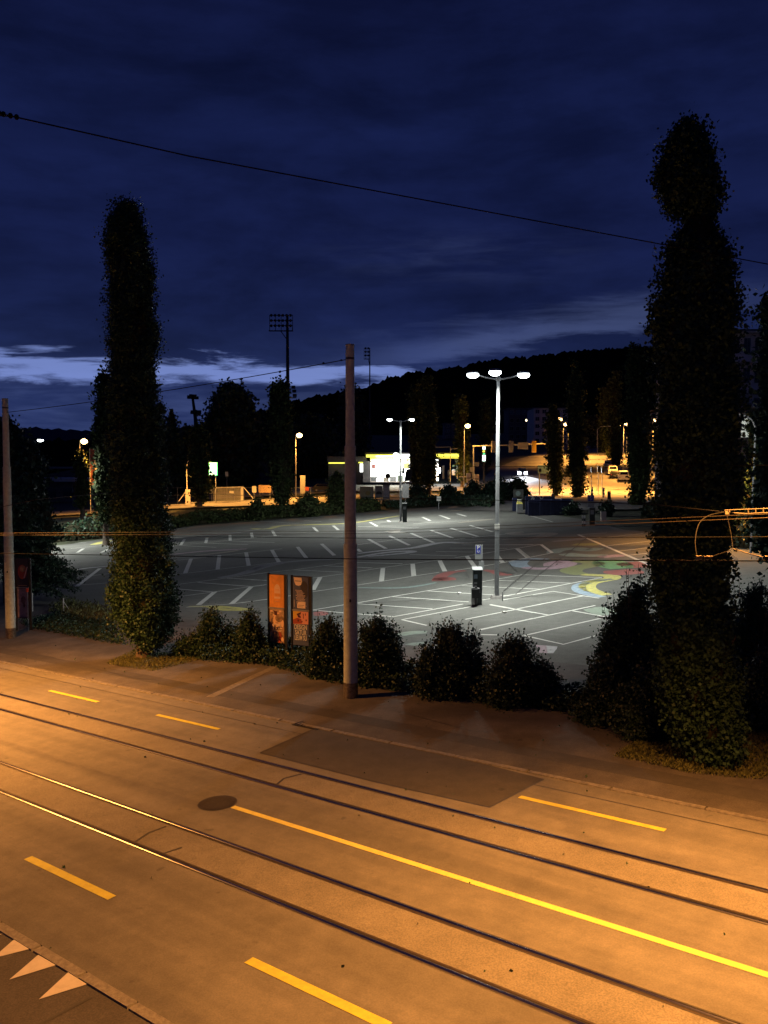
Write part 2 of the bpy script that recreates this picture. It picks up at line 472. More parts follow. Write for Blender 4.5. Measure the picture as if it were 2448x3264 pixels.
# ------------------------------------------------------------------ mesh building
class MB:
    def __init__(s):
        s.v, s.f, s.m = [], [], []

    def add(s, vs, fs, m=0):
        o = len(s.v)
        s.v += [tuple(x) for x in vs]
        s.f += [tuple(i + o for i in f) for f in fs]
        s.m += [m] * len(fs)
        return s

    def box(s, c, d, m=0, rz=0.0, top=1.0):
        hx, hy, hz = d[0] / 2, d[1] / 2, d[2] / 2
        cs, sn = math.cos(rz), math.sin(rz)
        pts = []
        for z, k in ((-hz, 1.0), (hz, top)):
            for x, y in ((-hx, -hy), (hx, -hy), (hx, hy), (-hx, hy)):
                x *= k
                y *= k
                pts.append((c[0] + x * cs - y * sn, c[1] + x * sn + y * cs, c[2] + z))
        return s.add(pts, [(0, 3, 2, 1), (4, 5, 6, 7), (0, 1, 5, 4), (1, 2, 6, 5), (2, 3, 7, 6), (3, 0, 4, 7)], m)

    def tube(s, path, r, n=8, m=0, caps=True):
        path = [Vector(p) for p in path]
        rs = r if isinstance(r, (list, tuple)) else [r] * len(path)
        o = len(s.v)
        prev = None
        for i, p in enumerate(path):
            a = path[max(0, i - 1)]
            b = path[min(len(path) - 1, i + 1)]
            d = (b - a)
            if d.length < 1e-9:
                d = prev if prev else Vector((0, 0, 1))
            d = d.normalized()
            prev = d
            ref = Vector((0, 0, 1)) if abs(d.z) < 0.9 else Vector((1, 0, 0))
            u = d.cross(ref).normalized()
            w = d.cross(u).normalized()
            for k in range(n):
                an = 2 * math.pi * k / n
                q = p + (u * math.cos(an) + w * math.sin(an)) * rs[i]
                s.v.append(tuple(q))
        for i in range(len(path) - 1):
            for k in range(n):
                k2 = (k + 1) % n
                s.f.append((o + i * n + k, o + i * n + k2, o + (i + 1) * n + k2, o + (i + 1) * n + k))
                s.m.append(m)
        if caps:
            s.f.append(tuple(o + k for k in range(n)))
            s.m.append(m)
            e = o + (len(path) - 1) * n
            s.f.append(tuple(e + n - 1 - k for k in range(n)))
            s.m.append(m)
        return s

    def ell(s, c, r, nu=12, nv=7, m=0):
        c = Vector(c)
        vs, fs = [], []
        for j in range(nv + 1):
            th = math.pi * j / nv
            for i in range(nu):
                ph = 2 * math.pi * i / nu
                vs.append((c.x + r[0] * math.sin(th) * math.cos(ph), c.y + r[1] * math.sin(th) * math.sin(ph), c.z + r[2] * math.cos(th)))
        for j in range(nv):
            for i in range(nu):
                i2 = (i + 1) % nu
                fs.append((j * nu + i, (j + 1) * nu + i, (j + 1) * nu + i2, j * nu + i2))
        return s.add(vs, fs, m)

    def extrude(s, pts, vec, m=0):
        n = len(pts)
        vec = Vector(vec)
        a = [Vector(p) for p in pts]
        b = [p + vec for p in a]
        fs = [tuple(range(n - 1, -1, -1)), tuple(range(n, 2 * n))]
        fs += [(i, (i + 1) % n, n + (i + 1) % n, n + i) for i in range(n)]
        return s.add(a + b, fs, m)

    def poly(s, pts, m=0):
        return s.add(pts, [tuple(range(len(pts)))], m)

    def ribbon(s, pts, w, m=0, up=None):
        """flat strip of width w (number or list) along ground points"""
        pts = [Vector(p) for p in pts]
        o = len(s.v)
        for i, p in enumerate(pts):
            d = pts[min(len(pts) - 1, i + 1)] - pts[max(0, i - 1)]
            d.z = 0
            d.normalize()
            nn = Vector((-d.y, d.x, 0))
            ww = (w[i] if isinstance(w, (list, tuple)) else w) / 2
            for sg in (-1, 1):
                q = p + nn * ww * sg
                q.z = p.z + (q.x - p.x) * TILT if up is None else up(q.x, q.y)
                s.v.append(tuple(q))
        for i in range(len(pts) - 1):
            s.f.append((o + 2 * i, o + 2 * i + 2, o + 2 * i + 3, o + 2 * i + 1)[::-1])
            s.m.append(m)
        return s

    def build(s, name, mats, parent=None, smooth=False, loc=None, recalc=True):
        me = bpy.data.meshes.new(name)
        me.from_pydata(s.v, [], s.f)
        if not isinstance(mats, (list, tuple)):
            mats = [mats]
        for mm in mats:
            me.materials.append(MT[mm] if isinstance(mm, str) else mm)
        if len(mats) > 1:
            me.polygons.foreach_set('material_index', s.m)
        if smooth:
            me.polygons.foreach_set('use_smooth', [True] * len(me.polygons))
        me.update()
        return link(name, me, parent, loc)


def link(name, me, parent=None, loc=None, rz=0.0):
    o = bpy.data.objects.new(name, me)
    C.objects.link(o)
    if parent:
        o.parent = parent
    if loc is not None:
        o.location = loc
    if rz:
        o.rotation_euler = (0, 0, rz)
    return o


def tag(o, label=None, cat=None, group=None, kind=None):
    if label:
        o['label'] = label
    if cat:
        o['category'] = cat
    if group:
        o['group'] = group
    if kind:
        o['kind'] = kind
    return o


def thing(name, label, cat, loc=(0, 0, 0), rz=0.0, group=None, scale=1.0):
    o = link(name, None, None, loc, rz)
    o.empty_display_size = 0.3
    if scale != 1.0:
        o.scale = (scale,) * 3
    return tag(o, label, cat, group)


def copy_tree(o, parent=None):
    c = o.copy()
    C.objects.link(c)
    c.parent = parent
    for ch in list(o.children):
        copy_tree(ch, c)
    return c


def light(name, kind, loc, energy, color, parent, rot=(0, 0, 0), size=0.3, spot=None, blend=0.5):
    ld = bpy.data.lights.new(name, kind)
    ld.energy = energy
    ld.color = color
    if kind == 'SPOT':
        ld.spot_size = spot
        ld.spot_blend = blend
        ld.shadow_soft_size = size
    elif kind == 'AREA':
        ld.size = size
    else:
        ld.shadow_soft_size = size
    o = bpy.data.objects.new(name, ld)
    C.objects.link(o)
    o.location = loc
    o.rotation_euler = rot
    if parent:
        o.parent = parent
    return o


_txt = {}


def text_mesh(body, mname, size=1.0, bold=False):
    key = (body, mname, size)
    if key not in _txt:
        cu = bpy.data.curves.new('text', 'FONT')
        cu.body = body
        cu.size = size
        cu.align_x = 'CENTER'
        cu.align_y = 'CENTER'
        cu.extrude = 0.002
        if bold:
            cu.offset = 0.02 * size
        cu.resolution_u = 3
        ob = bpy.data.objects.new('text', cu)
        C.objects.link(ob)
        dg = bpy.context.evaluated_depsgraph_get()
        me = bpy.data.meshes.new_from_object(ob.evaluated_get(dg))
        me.materials.clear()
        me.materials.append(MT[mname])
        bpy.data.objects.remove(ob)
        _txt[key] = me
    return _txt[key]


def text(name, body, mname, size, parent, loc, scale=(1, 1, 1), rz=0.0, bold=False):
    o = link(name, text_mesh(body, mname, size, bold), parent, loc)
    o.rotation_euler = (math.pi / 2, 0, rz)
    o.scale = scale
    return o


# ------------------------------------------------------------------ terrain and ground sheets
def grid_terrain():
    xs = np.concatenate([np.arange(-700, -80, 25), np.arange(-80, 110, 2.5), np.arange(110, 900, 25)])
    ys = np.concatenate([np.arange(-80, 44, 8), np.arange(44, 180, 2.5), np.arange(180, 420, 8), np.arange(420, 3000, 90)])
    Xg, Yg = np.meshgrid(xs, ys)
    Zg = T(Xg, Yg) - 0.08
    v = np.stack([Xg, Yg, Zg], -1).reshape(-1, 3)
    nx, ny = len(xs), len(ys)
    i = np.arange(nx * ny).reshape(ny, nx)
    f = np.stack([i[:-1, :-1], i[:-1, 1:], i[1:, 1:], i[1:, :-1]], -1).reshape(-1, 4)
    me = bpy.data.meshes.new('ground')
    me.from_pydata(v.tolist(), [], f.tolist())
    me.materials.append(MT['soil'])
    for p in me.polygons:
        p.use_smooth = True
    tag(link('ground', me), kind='structure')


grid_terrain()

# n positions of the rails, from the photograph
nD = SN(G(1500, 3123))[1]
nC = SN(G(1500, 2963))[1]
nB = SN(G(1500, 2680))[1]
nA = SN(G(1500, 2597))[1]
nKerb = (SN(G(282, 2173))[1] + SN(G(868, 2293))[1] + SN(G(1700, 2466))[1]) / 3
nNear = (SN(G(0, 2936))[1] + SN(G(560, 3262))[1]) / 2
print('n', nD, nC, nB, nA, nKerb, nNear)
S0, S1 = -45.0, 150.0


def strip(name, n0, n1, m, up=0.0, s0=S0, s1=S1, parent=None, th=0.0):
    b = MB()
    k = 12
    for i in range(k):
        a, c = s0 + (s1 - s0) * i / k, s0 + (s1 - s0) * (i + 1) / k
        b.add([RP(a, n0, up), RP(c, n0, up), RP(c, n1, up), RP(a, n1, up)], [(3, 2, 1, 0)])
    if th:
        for n in (n0, n1):
            b.add([RP(s0, n, up), RP(s1, n, up), RP(s1, n, up - th), RP(s0, n, up - th)], [(0, 1, 2, 3)])
    return b.build(name, m, parent)


road = tag(strip('road', nNear, nKerb, 'road'), kind='structure')
tag(strip('track_bed', nC + 0.06, nD - 0.06, 'bed', 0.004), kind='structure')
tag(strip('track_bed', nB + 0.06, nA - 0.06, 'bed', 0.004), kind='structure')
# near side street sheet with kerb stones
side = tag(strip('pavement', nNear - 16, nNear - 0.21, 'side', 0.02, th=0.1), kind='structure')
far_pave = tag(strip('pavement', nKerb + 0.16, nKerb + 9.5, 'pave', 0.022, th=0.1), kind='structure')


def kerbrow(parent, n0, n1, up, length, s0, s1, m):
    me = None
    s = s0
    while s < s1:
        g = random.uniform(0.008, 0.02)
        jit = random.uniform(-0.004, 0.004)
        b = MB()
        a, c = s + g, s + length - g
        pts = [RP(a, n0 + jit, -0.05), RP(c, n0 + jit, -0.05), RP(c, n1 + jit, -0.05), RP(a, n1 + jit, -0.05)]
        tp = [RP(a + .01, n0 + .012 + jit, up), RP(c - .01, n0 + .012 + jit, up), RP(c - .01, n1 - .012 + jit, up), RP(a + .01, n1 - .012 + jit, up)]
        b.add(pts + tp, [(0, 1, 2, 3), (7, 6, 5, 4), (0, 4, 5, 1), (1, 5, 6, 2), (2, 6, 7, 3), (3, 7, 4, 0)])
        b.build('kerb_stone', m, parent)
        s += length


kerbrow(side, nNear - 0.20, nNear - 0.02, 0.034, 1.25, 0, 16, 'kerb')
kerbrow(far_pave, nKerb, nKerb + 0.15, 0.026, 2.0, -8, 60, 'kerb_far')
# darker channel strip just behind the far kerb
strip('gutter_strip', nKerb + 0.9, nKerb + 1.5, 'patch', 0.026, -20, 90, far_pave)
strip('gutter_strip', nKerb - 0.55, nKerb - 0.52, 'tar', 0.004, -20, 90, road)


def bpy_weld(me):
    import bmesh
    bm = bmesh.new()
    bm.from_mesh(me)
    bmesh.ops.remove_doubles(bm, verts=bm.verts, dist=0.0005)
    bm.to_mesh(me)
    bm.free()


# ---- rails: grooved tram rails
def rail(n, flip, label):
    t = thing('tram_rail', label, 'rail', RP(8, n), 0, 'grooved tram rails set in the road')
    off = Vector(RP(8, n))

    def P(s, nn, up):
        return RP(s, nn, up) - off
    sg = -1 if flip else 1
    hb = MB()
    for i in range(40):
        s0_, s1_ = S0 + (S1 - S0) * i / 40, S0 + (S1 - S0) * (i + 1) / 40
        for k in range(6):
            x0_, x1_ = -0.032 + 0.0105 * k, -0.032 + 0.0105 * (k + 1)
            z0_, z1_ = [0.006 + 0.012 * (1 - (xx / 0.032) ** 2) for xx in (x0_, min(x1_, 0.032))]
            q4 = [(s0_, n + x0_ * sg, z0_), (s1_, n + x0_ * sg, z0_), (s1_, n + x1_ * sg, z1_), (s0_, n + x1_ * sg, z1_)]
            hb.add([P(*q) for q in q4], [(3, 2, 1, 0) if sg > 0 else (0, 1, 2, 3)])
    ho = hb.build('rail_head', 'rail', t, smooth=True)
    bmw = bpy_weld(ho.data)
    for nm, a, c, up, m in (('rail_groove', 0.030, 0.064, 0.0062, 'groove'), ('rail_lip', 0.064, 0.082, 0.009, 'rail_side'), ('joint_seal', -0.055, -0.030, 0.0065, 'tar'), ('joint_seal', 0.082, 0.100, 0.0065, 'tar')):
        b = MB()
        for i in range(16):
            s0_, s1_ = S0 + (S1 - S0) * i / 16, S0 + (S1 - S0) * (i + 1) / 16
            lo_, hi_ = sorted((a * sg, c * sg))
            b.add([P(s0_, n + lo_, up), P(s1_, n + lo_, up), P(s1_, n + hi_, up), P(s0_, n + hi_, up)], [(3, 2, 1, 0)])
        b.build(nm, m, t)


rail(nD, False, 'steel tram rail nearest the near kerb')
rail(nC, True, 'steel tram rail just in front of the long yellow line')
rail(nB, False, 'steel tram rail just behind the long yellow line')
rail(nA, True, 'steel tram rail farthest from the camera beside the dark asphalt patch')


# ---- markings on the road (parts of the road)
def gl(pts, up):
    return [G(*p) + Vector((0, 0, up)) for p in pts]


def gpoly(name, pts, m, up, parent):
    q = gl(pts, up)
    # orient upward
    a = sum((q[i].x * q[(i + 1) % len(q)].y - q[(i + 1) % len(q)].x * q[i].y) for i in range(len(q)))
    if a < 0:
        q = q[::-1]
    return MB().poly(q).build(name, m, parent)


def sn_quad(name, s0, s1, n, w, m, up, parent):
    return MB().add([RP(s0, n - w / 2, up), RP(s1, n - w / 2, up), RP(s1, n + w / 2, up), RP(s0, n + w / 2, up)], [(3, 2, 1, 0)]).build(name, m, parent)


def dash(p0, p1, w, m):
    (sa, na), (sb, nb) = SN(G(*p0)), SN(G(*p1))
    n = (na + nb) / 2
    sn_quad('lane_dash', min(sa, sb), max(sa, sb), n, w, m, 0.006, road)


dash((88, 2735), (358, 2862), 0.17, 'yellow')
dash((790, 3062), (1240, 3270), 0.17, 'yellow')
dash((152, 2203), (318, 2236), 0.14, 'yellow')
dash((493, 2281), (706, 2322), 0.14, 'yellow')
dash((1655, 2541), (2122, 2646), 0.14, 'yellow')
(sa, na), (sb, nb) = SN(G(742, 2572)), SN(G(2448, 3109))
sn_quad('centre_line', -20, sa, (na + nb) / 2, 0.135, 'yellow_pale', 0.0065, road)
# asphalt patch, drain, joints
gpoly('asphalt_patch', [(828, 2400), (1003, 2322), (1330, 2382), (1735, 2484), (1560, 2574), (1200, 2494)], 'patch', 0.0045, road)
b = MB()
for a_, c_ in (((828, 2400), (1003, 2322)), ((828, 2400), (1200, 2494)), ((1200, 2494), (1560, 2574)), ((1560, 2574), (1735, 2484))):
    b.ribbon(gl([a_, c_], 0.0065), 0.03)
b.build('patch_seam', 'tar', road)
b = MB()
for pts in ([(430, 2685), (475, 2655), (530, 2635)], [(520, 2722), (580, 2702)], [(880, 2503), (905, 2482), (960, 2468)]):
    b.ribbon(gl(pts, 0.0075), 0.06)
b.build('joint_strip', 'tar', road)
tri = [[(-40, 2990), (10, 2975), (-60, 3010)], [(45, 2994), (93, 3025), (-25, 3055)], [(122, 3043), (178, 3076), (30, 3122)], [(217, 3099), (277, 3137), (124, 3185)]]
for t_ in tri:
    q = [G(*p, 0.028) for p in t_]
    for k in q:
        k.z = TILT * k.x + 0.028
    MB().poly(q).build('give_way_triangle', 'cream', side)
b = MB()
q = [G(120, 3270, 0.02), G(290, 3180, 0.02)]
b.ribbon([Vector((k.x, k.y, TILT * k.x + 0.026)) for k in q], 0.05)
b.build('seam', 'tar', side)

for pts, w_, m_ in (([(888, 2120), (780, 2170), (669, 2222)], 0.30, 'kerb_far'), ([(300, 2130), (420, 2160), (500, 2168)], 0.05, 'tar'), ([(60, 2075), (180, 2098)], 0.04, 'tar'), ([(1250, 2262), (1500, 2330), (1560, 2335)], 0.03, 'tar')):
    MB().ribbon([Vector((q.x, q.y, TILT * q.x + 0.027)) for q in (G(*p, 0.022) for p in pts)], w_).build('pavement_seam', m_, far_pave)
# manhole cover
c0 = G(693, 2560)
t = thing('manhole_cover', 'round cast iron manhole cover at the end of the yellow centre line', 'manhole', c0)
b = MB()
ring, ringo = [], []
for k in range(40):
    an = 2 * math.pi * k / 40
    ring.append(Vector((0.38 * math.cos(an), 0.38 * math.sin(an), TILT * 0.38 * math.cos(an) + 0.008)))
    ringo.append(Vector((0.42 * math.cos(an), 0.42 * math.sin(an), TILT * 0.42 * math.cos(an) + 0.007)))
MB().poly(ringo).build('frame_ring', 'tar', t)
MB().poly([r + Vector((0, 0, 0.003)) for r in ring]).build('cover_plate', 'iron', t)
b = MB()
for i in range(-7, 8):
    y = i * 0.047
    hw = math.sqrt(max(0, 0.345 ** 2 - y * y))
    dx = RD * hw
    oy = ND * y
    for sg in (0,):
        p0 = oy - dx
        p1 = oy + dx
        b.ribbon([Vector((p0.x, p0.y, TILT * p0.x + 0.016)), Vector((p1.x, p1.y, TILT * p1.x + 0.016))], 0.018)
b.build('cover_rib', 'patch', t)
# gully grate at far kerb
c1 = G(985, 2313)
t = thing('drain_grate', 'dark rectangular gully grate beside the far kerb', 'drain', c1, math.atan2(RD.y, RD.x))
b = MB()
b.box((0, 0, 0.004), (0.95, 0.42, 0.012))
b.build('grate_frame', 'groove', t).rotation_euler = (0, -TILT * RD.x, 0)
for i in range(8):
    b = MB()
    b.box((-0.40 + i * 0.115, 0, 0.014), (0.035, 0.38, 0.008))
    b.build('grate_bar', 'iron', t)

# ------------------------------------------------------------------ parking lot
lot_pts = [(-420, 1960), (0, 2005), (600, 2060), (1200, 2165), (1800, 2260), (2448, 2420), (3000, 2500), (3300, 1900), (2600, 1745), (2130, 1700), (1990, 1688), (1860, 1655), (1700, 1632), (1560, 1618), (1434, 1613), (1200, 1628), (1000, 1646), (546, 1682), (300, 1716), (-250, 1790)]
q = [G(*p) for p in lot_pts]
lot = tag(MB().poly([Vector((k.x, k.y, TILT * k.x - 0.02)) for k in q]).build('parking_lot', 'lot'), kind='structure')


def zc(tagv, x, y):
    s, ox, oy = {1: (2.37, 200, 1550), 2: (2.765, 800, 1600), 3: (2.765, 1100, 1600), 4: (2.37, 1450, 1600)}[tagv]
    return (x / s + ox, y / s + oy)


def LG(z, x, y, up):
    p = G(*zc(z, x, y))
    return Vector((p.x, p.y, TILT * p.x - 0.02 + up))


thin = {
 1: [[(0, 755), (385, 725)], [(0, 700), (380, 655)], [(830, 562), (1659, 470)], [(830, 668), (1659, 568)], [(830, 450), (1659, 366)],
     [(890, 447), (1160, 460)], [(1080, 428), (1400, 440)], [(1265, 412), (1600, 424)], [(830, 745), (1540, 652)], [(1020, 725), (1420, 755)],
     [(1240, 692), (1540, 710)], [(835, 838), (1150, 795), (1425, 755), (1540, 740)], [(825, 770), (1140, 797)], [(930, 912), (1275, 887), (1540, 853)],
     [(880, 1055), (1035, 1087)], [(0, 930), (380, 980)], [(905, 1105), (950, 1080)], [(1250, 1115), (1320, 1130)], [(0, 430), (180, 425)], [(60, 470), (350, 440)]],
 2: [[(0, 635), (370, 597), (640, 560), (820, 535)], [(380, 597), (800, 617)], [(640, 560), (1070, 580)], [(890, 530), (1335, 543)],
     [(0, 747), (135, 728)], [(540, 670), (820, 630), (1140, 580), (1659, 510)], [(540, 790), (1140, 700), (1440, 650), (1659, 618)],
     [(0, 685), (135, 688)], [(0, 875), (350, 824)], [(545, 950), (815, 905), (940, 885)], [(545, 950), (815, 975), (1260, 1008)],
     [(1310, 1370), (1420, 1387)], [(325, 1235), (350, 1240)], [(0, 160), (480, 195)], [(470, 163), (620, 172)], [(690, 150), (900, 160)]],
 3: [[(110, 887), (410, 832), (730, 780), (1100, 718), (1330, 680), (1560, 640), (1659, 643)], [(410, 832), (1090, 878)], [(730, 782), (1440, 825)],
     [(1030, 735), (1659, 765)], [(1360, 690), (1659, 700)], [(1210, 862), (1300, 847), (1659, 780)], [(110, 895), (770, 940)], [(400, 1008), (430, 1008), (1040, 897)],
     [(500, 1035), (1120, 918)], [(500, 1035), (720, 1085)], [(1280, 905), (1659, 973)], [(1060, 1032), (1500, 945), (1659, 912)], [(1185, 1122), (1659, 1022)],
     [(1200, 1165), (1360, 1168)], [(1570, 1175), (1659, 1195)], [(1400, 858), (1659, 815)], [(490, 1375), (600, 1385)],
     [(800, 435), (1130, 440)], [(570, 462), (980, 473)], [(920, 405), (1430, 408)], [(1030, 377), (1659, 377)], [(110, 375), (560, 315), (830, 290)],
     [(960, 330), (1340, 290), (1500, 270)], [(110, 215), (650, 225)], [(600, 190), (1300, 150)]],
 4: [[(500, 548), (1110, 570)], [(110, 632), (660, 658)], [(330, 590), (880, 612)], [(460, 695), (880, 612), (1110, 570)], [(365, 738), (740, 673), (1090, 725)],
     [(470, 805), (965, 708)], [(265, 772), (710, 853)], [(190, 965), (710, 853), (1060, 780)], [(890, 820), (1110, 860), (1180, 862)],
     [(530, 1005), (1100, 877)], [(515, 1005), (820, 1073), (1080, 1003)], [(195, 1000), (330, 1003)], [(720, 1325), (980, 1352)],
     [(0, 420), (650, 320)], [(0, 517), (350, 460), (735, 383)], [(330, 322), (650, 320)], [(1000, 280), (1420, 238)], [(950, 245), (1150, 232)], [(1120, 333), (1500, 292)],
     [(1220, 372), (1510, 338)], [(1310, 402), (1520, 378)], [(1385, 432), (1540, 418)], [(560, 110), (830, 90)], [(555, 100), (740, 150)]]}
thick = {
 1: [[(105, 755), (280, 620)], [(110, 500), (155, 470)], [(290, 500), (340, 475)], [(925, 655), (970, 545)], [(1170, 628), (1183, 520)], [(1405, 598), (1385, 498)], [(1633, 572), (1580, 480)],
     [(890, 445), (920, 400)], [(1080, 428), (1090, 388)], [(1265, 410), (1263, 367)], [(1433, 390), (1425, 350)], [(1607, 375), (1583, 335)],
     [(1025, 895), (1150, 795)], [(1275, 887), (1425, 757)], [(-170, 775), (-20, 775)]],
 2: [[(490, 495), (410, 395)], [(735, 470), (622, 368)], [(968, 437), (935, 412)], [(1190, 410), (1035, 327)], [(1395, 380), (1220, 297)], [(1610, 357), (1410, 275)],
     [(590, 262), (550, 222)], [(770, 245), (725, 208)], [(1112, 213), (1048, 177)], [(1225, 175), (1203, 160)], [(1580, 165), (1510, 132)],
     [(545, 775), (610, 660)], [(1150, 697), (1163, 582)], [(1435, 652), (1425, 545)]],
 3: [[(880, 610), (833, 515)], [(1145, 572), (1072, 475)], [(1390, 535), (1340, 470)], [(1610, 490), (1515, 410)], [(960, 320), (755, 248)], [(1170, 303), (930, 230)], [(1300, 262), (1100, 205)],
     [(920, 148), (830, 115)], [(1065, 125), (985, 102)]],
 4: [[(557, 418), (475, 350)], [(735, 383), (650, 320)], [(930, 245), (1480, 478)]]}
for z, ls in thin.items():
    for pl in ls:
        ps = [LG(z, *p, 0.009) for p in pl]
        w = 0.12 if ps[0].y < 62 else 0.15
        MB().ribbon(ps, w).build('bay_line', 'white' if (z >= 3 and ps[0].y < 62) or pl[0][1] > 860 else 'white_thin', lot)
for z, ls in thick.items():
    for pl in ls:
        ps = [LG(z, *p, 0.011) for p in pl]
        MB().ribbon(ps, 0.30 if z != 4 else 0.24).build('bay_divider', 'white' if ps[0].y < 62 else 'white_thin', lot)


def smooth_path(ps, k=6):
    out = []
    n = len(ps)
    for i in range(n - 1):
        p0, p1, p2, p3 = ps[max(i - 1, 0)], ps[i], ps[i + 1], ps[min(i + 2, n - 1)]
        for j in range(k):
            t_ = j / k
            out.append(0.5 * ((2 * p1) + (p2 - p0) * t_ + (2 * p0 - 5 * p1 + 4 * p2 - p3) * t_ ** 2 + (3 * p1 - p0 - 3 * p2 + p3) * t_ ** 3))
    out.append(ps[-1])
    return out


swirls = [
 (4, [(700, 432), (560, 430), (490, 445), (480, 470), (530, 490)], 'c_blue', 1.3), (4, [(530, 490), (600, 500), (720, 498), (820, 482), (850, 462), (790, 450), (725, 462), (712, 482)], 'c_pink', 1.2),
 (4, [(880, 448), (1000, 450), (1050, 468), (960, 488), (885, 508), (890, 528), (960, 545)], 'c_olive', 1.5),
 (4, [(960, 545), (1060, 550), (1170, 556), (1185, 575), (1110, 590), (1020, 610), (1000, 640), (1040, 668), (1150, 700)], 'c_yellow', 1.0),
 (4, [(1190, 580), (1080, 592), (960, 618), (935, 645), (960, 675), (1040, 700), (1120, 715)], 'c_blue', 0.75),
 (4, [(1130, 440), (1190, 468), (1260, 500)], 'c_green', 2.2), (4, [(1225, 512), (1330, 545)], 'c_red', 2.2), (4, [(1300, 455), (1440, 490)], 'c_red', 2.0),
 (4, [(740, 385), (780, 362), (900, 350), (1010, 362), (1090, 345)], 'c_teal', 1.5), (4, [(830, 388), (950, 403), (1150, 403)], 'c_teal', 1.6), (4, [(1150, 400), (1210, 415)], 'c_pink', 1.8),
 (4, [(740, 415), (900, 418), (1120, 420)], 'c_dark', 1.0),
 (4, [(520, 225), (430, 232), (500, 245), (640, 236), (710, 241), (640, 262), (540, 280), (390, 284)], 'c_beige', 1.6), (4, [(0, 310), (120, 308), (210, 295)], 'c_beige', 1.2),
 (4, [(740, 297), (900, 283), (960, 270)], 'c_grey', 1.2), (4, [(900, 318), (1090, 320)], 'c_olive', 1.6),
 (4, [(1020, 800), (1100, 815), (1160, 850)], 'c_mint', 1.3),
 (3, [(805, 695), (850, 650), (930, 618), (1060, 602)], 'c_red', 0.9), (3, [(815, 690), (870, 672), (925, 690)], 'c_red', 1.2), (3, [(1230, 596), (1310, 612), (1390, 638), (1470, 636)], 'c_red', 0.7), (3, [(1370, 610), (1430, 622), (1485, 633)], 'c_dark', 0.5),
 (3, [(110, 752), (450, 755), (640, 738), (800, 708)], 'c_teal', 0.45),
 (3, [(110, 452), (300, 430), (600, 402), (750, 372), (880, 355), (1050, 358), (1200, 345)], 'c_white', 1.0), (3, [(110, 485), (280, 455), (430, 437), (560, 432), (575, 442), (430, 458), (200, 478)], 'c_white', 0.9),
 (3, [(370, 262), (450, 245), (430, 262), (520, 272)], 'c_beige', 1.2), (3, [(930, 55), (1000, 35), (1120, 32)], 'c_beige', 1.5), (3, [(940, 80), (1010, 70)], 'c_beige', 2.0), (3, [(1140, 65), (1190, 45), (1250, 38)], 'c_yellow', 0.5),
 (3, [(480, 1172), (580, 1150), (720, 1145)], 'c_mint', 0.7), (3, [(505, 1278), (600, 1250), (720, 1235)], 'c_mint', 0.5), (3, [(1000, 180), (1300, 150)], 'c_beige', 1.0), (3, [(1400, 325), (1550, 330), (1659, 305)], 'c_beige', 1.2),
 (1, [(840, 512), (1050, 490), (1300, 476), (1390, 472)], 'c_pink', 1.0), (1, [(1000, 522), (1200, 500), (1330, 482)], 'c_beige', 0.9),
 (1, [(950, 906), (1150, 905), (1250, 912), (1420, 928)], 'c_yellow', 0.5), (1, [(1100, 908), (1240, 930), (1430, 930)], 'c_yellow', 0.5), (1, [(0, 780), (90, 775)], 'c_grey', 0.5),
 (1, [(1180, 690), (1350, 660), (1500, 612), (1659, 580)], 'c_grey', 1.0), (1, [(240, 440), (340, 410)], 'c_yellow', 1.4), (1, [(30, 640), (200, 615), (370, 600)], 'c_white', 0.5), (1, [(830, 378), (1100, 374), (1659, 300)], 'c_grey', 0.8),
 (2, [(0, 235), (150, 235), (300, 207), (830, 188), (1100, 152), (1310, 120)], 'c_yellow', 1.1), (2, [(180, 215), (330, 200), (470, 207)], 'c_beige', 1.5),
 (2, [(0, 600), (100, 560), (250, 535), (500, 512), (820, 500)], 'c_grey', 0.9), (2, [(550, 985), (680, 975)], 'c_red', 1.2),
]
for z, pl, m, w in swirls:
    ps = smooth_path([LG(z, *p, 0.004) for p in pl], 7)
    n = len(ps)
    ws = [w * (0.55 + 0.45 * math.sin(math.pi * min(1, max(0, (i + 0.7) / n)))) for i in range(n)]
    MB().ribbon(ps, ws).build('painted_swirl', m, lot)
q = [LG(4, *p, 0.005) for p in [(640, 1137), (610, 1077), (690, 1082), (700, 1140)]]
MB().poly(q).build('painted_patch', 'c_pink', lot)
q = [LG(4, *p, 0.005) for p in [(700, 1140), (690, 1082), (775, 1088), (770, 1105), (742, 1140)]]
MB().poly(q).build('painted_patch', 'c_white', lot)
b = MB()
for z, pl in ((4, [(370, 670), (560, 510), (660, 440), (720, 400)]), (4, [(460, 695), (620, 560), (690, 505), (860, 380), (1000, 265)]), (4, [(400, 450), (440, 500), (475, 530)]), (3, [(60 + 1000, 620), (1080, 645), (1095, 668)]), (3, [(150, 893), (500, 872), (700, 858)]), (4, [(1070, 440), (1130, 490)])):
    b.ribbon([LG(z, *p, 0.013) for p in pl], 0.07)
tag(b.build('tar_crack', 'tar', lot))
b = MB()
for z, x, y in ((4, 375, 833), (3, 1010, 803), (4, 38, 690), (2, 190, 1418), (4, 1105, 870)):
    p = LG(z, x, y, 0.03)
    b.box(p, (0.16, 0.22, 0.06), rz=random.random())
tag(b.build('litter', 'signwhite'), 'scraps of white paper litter lying on the car park and verge', 'litter', kind='stuff')


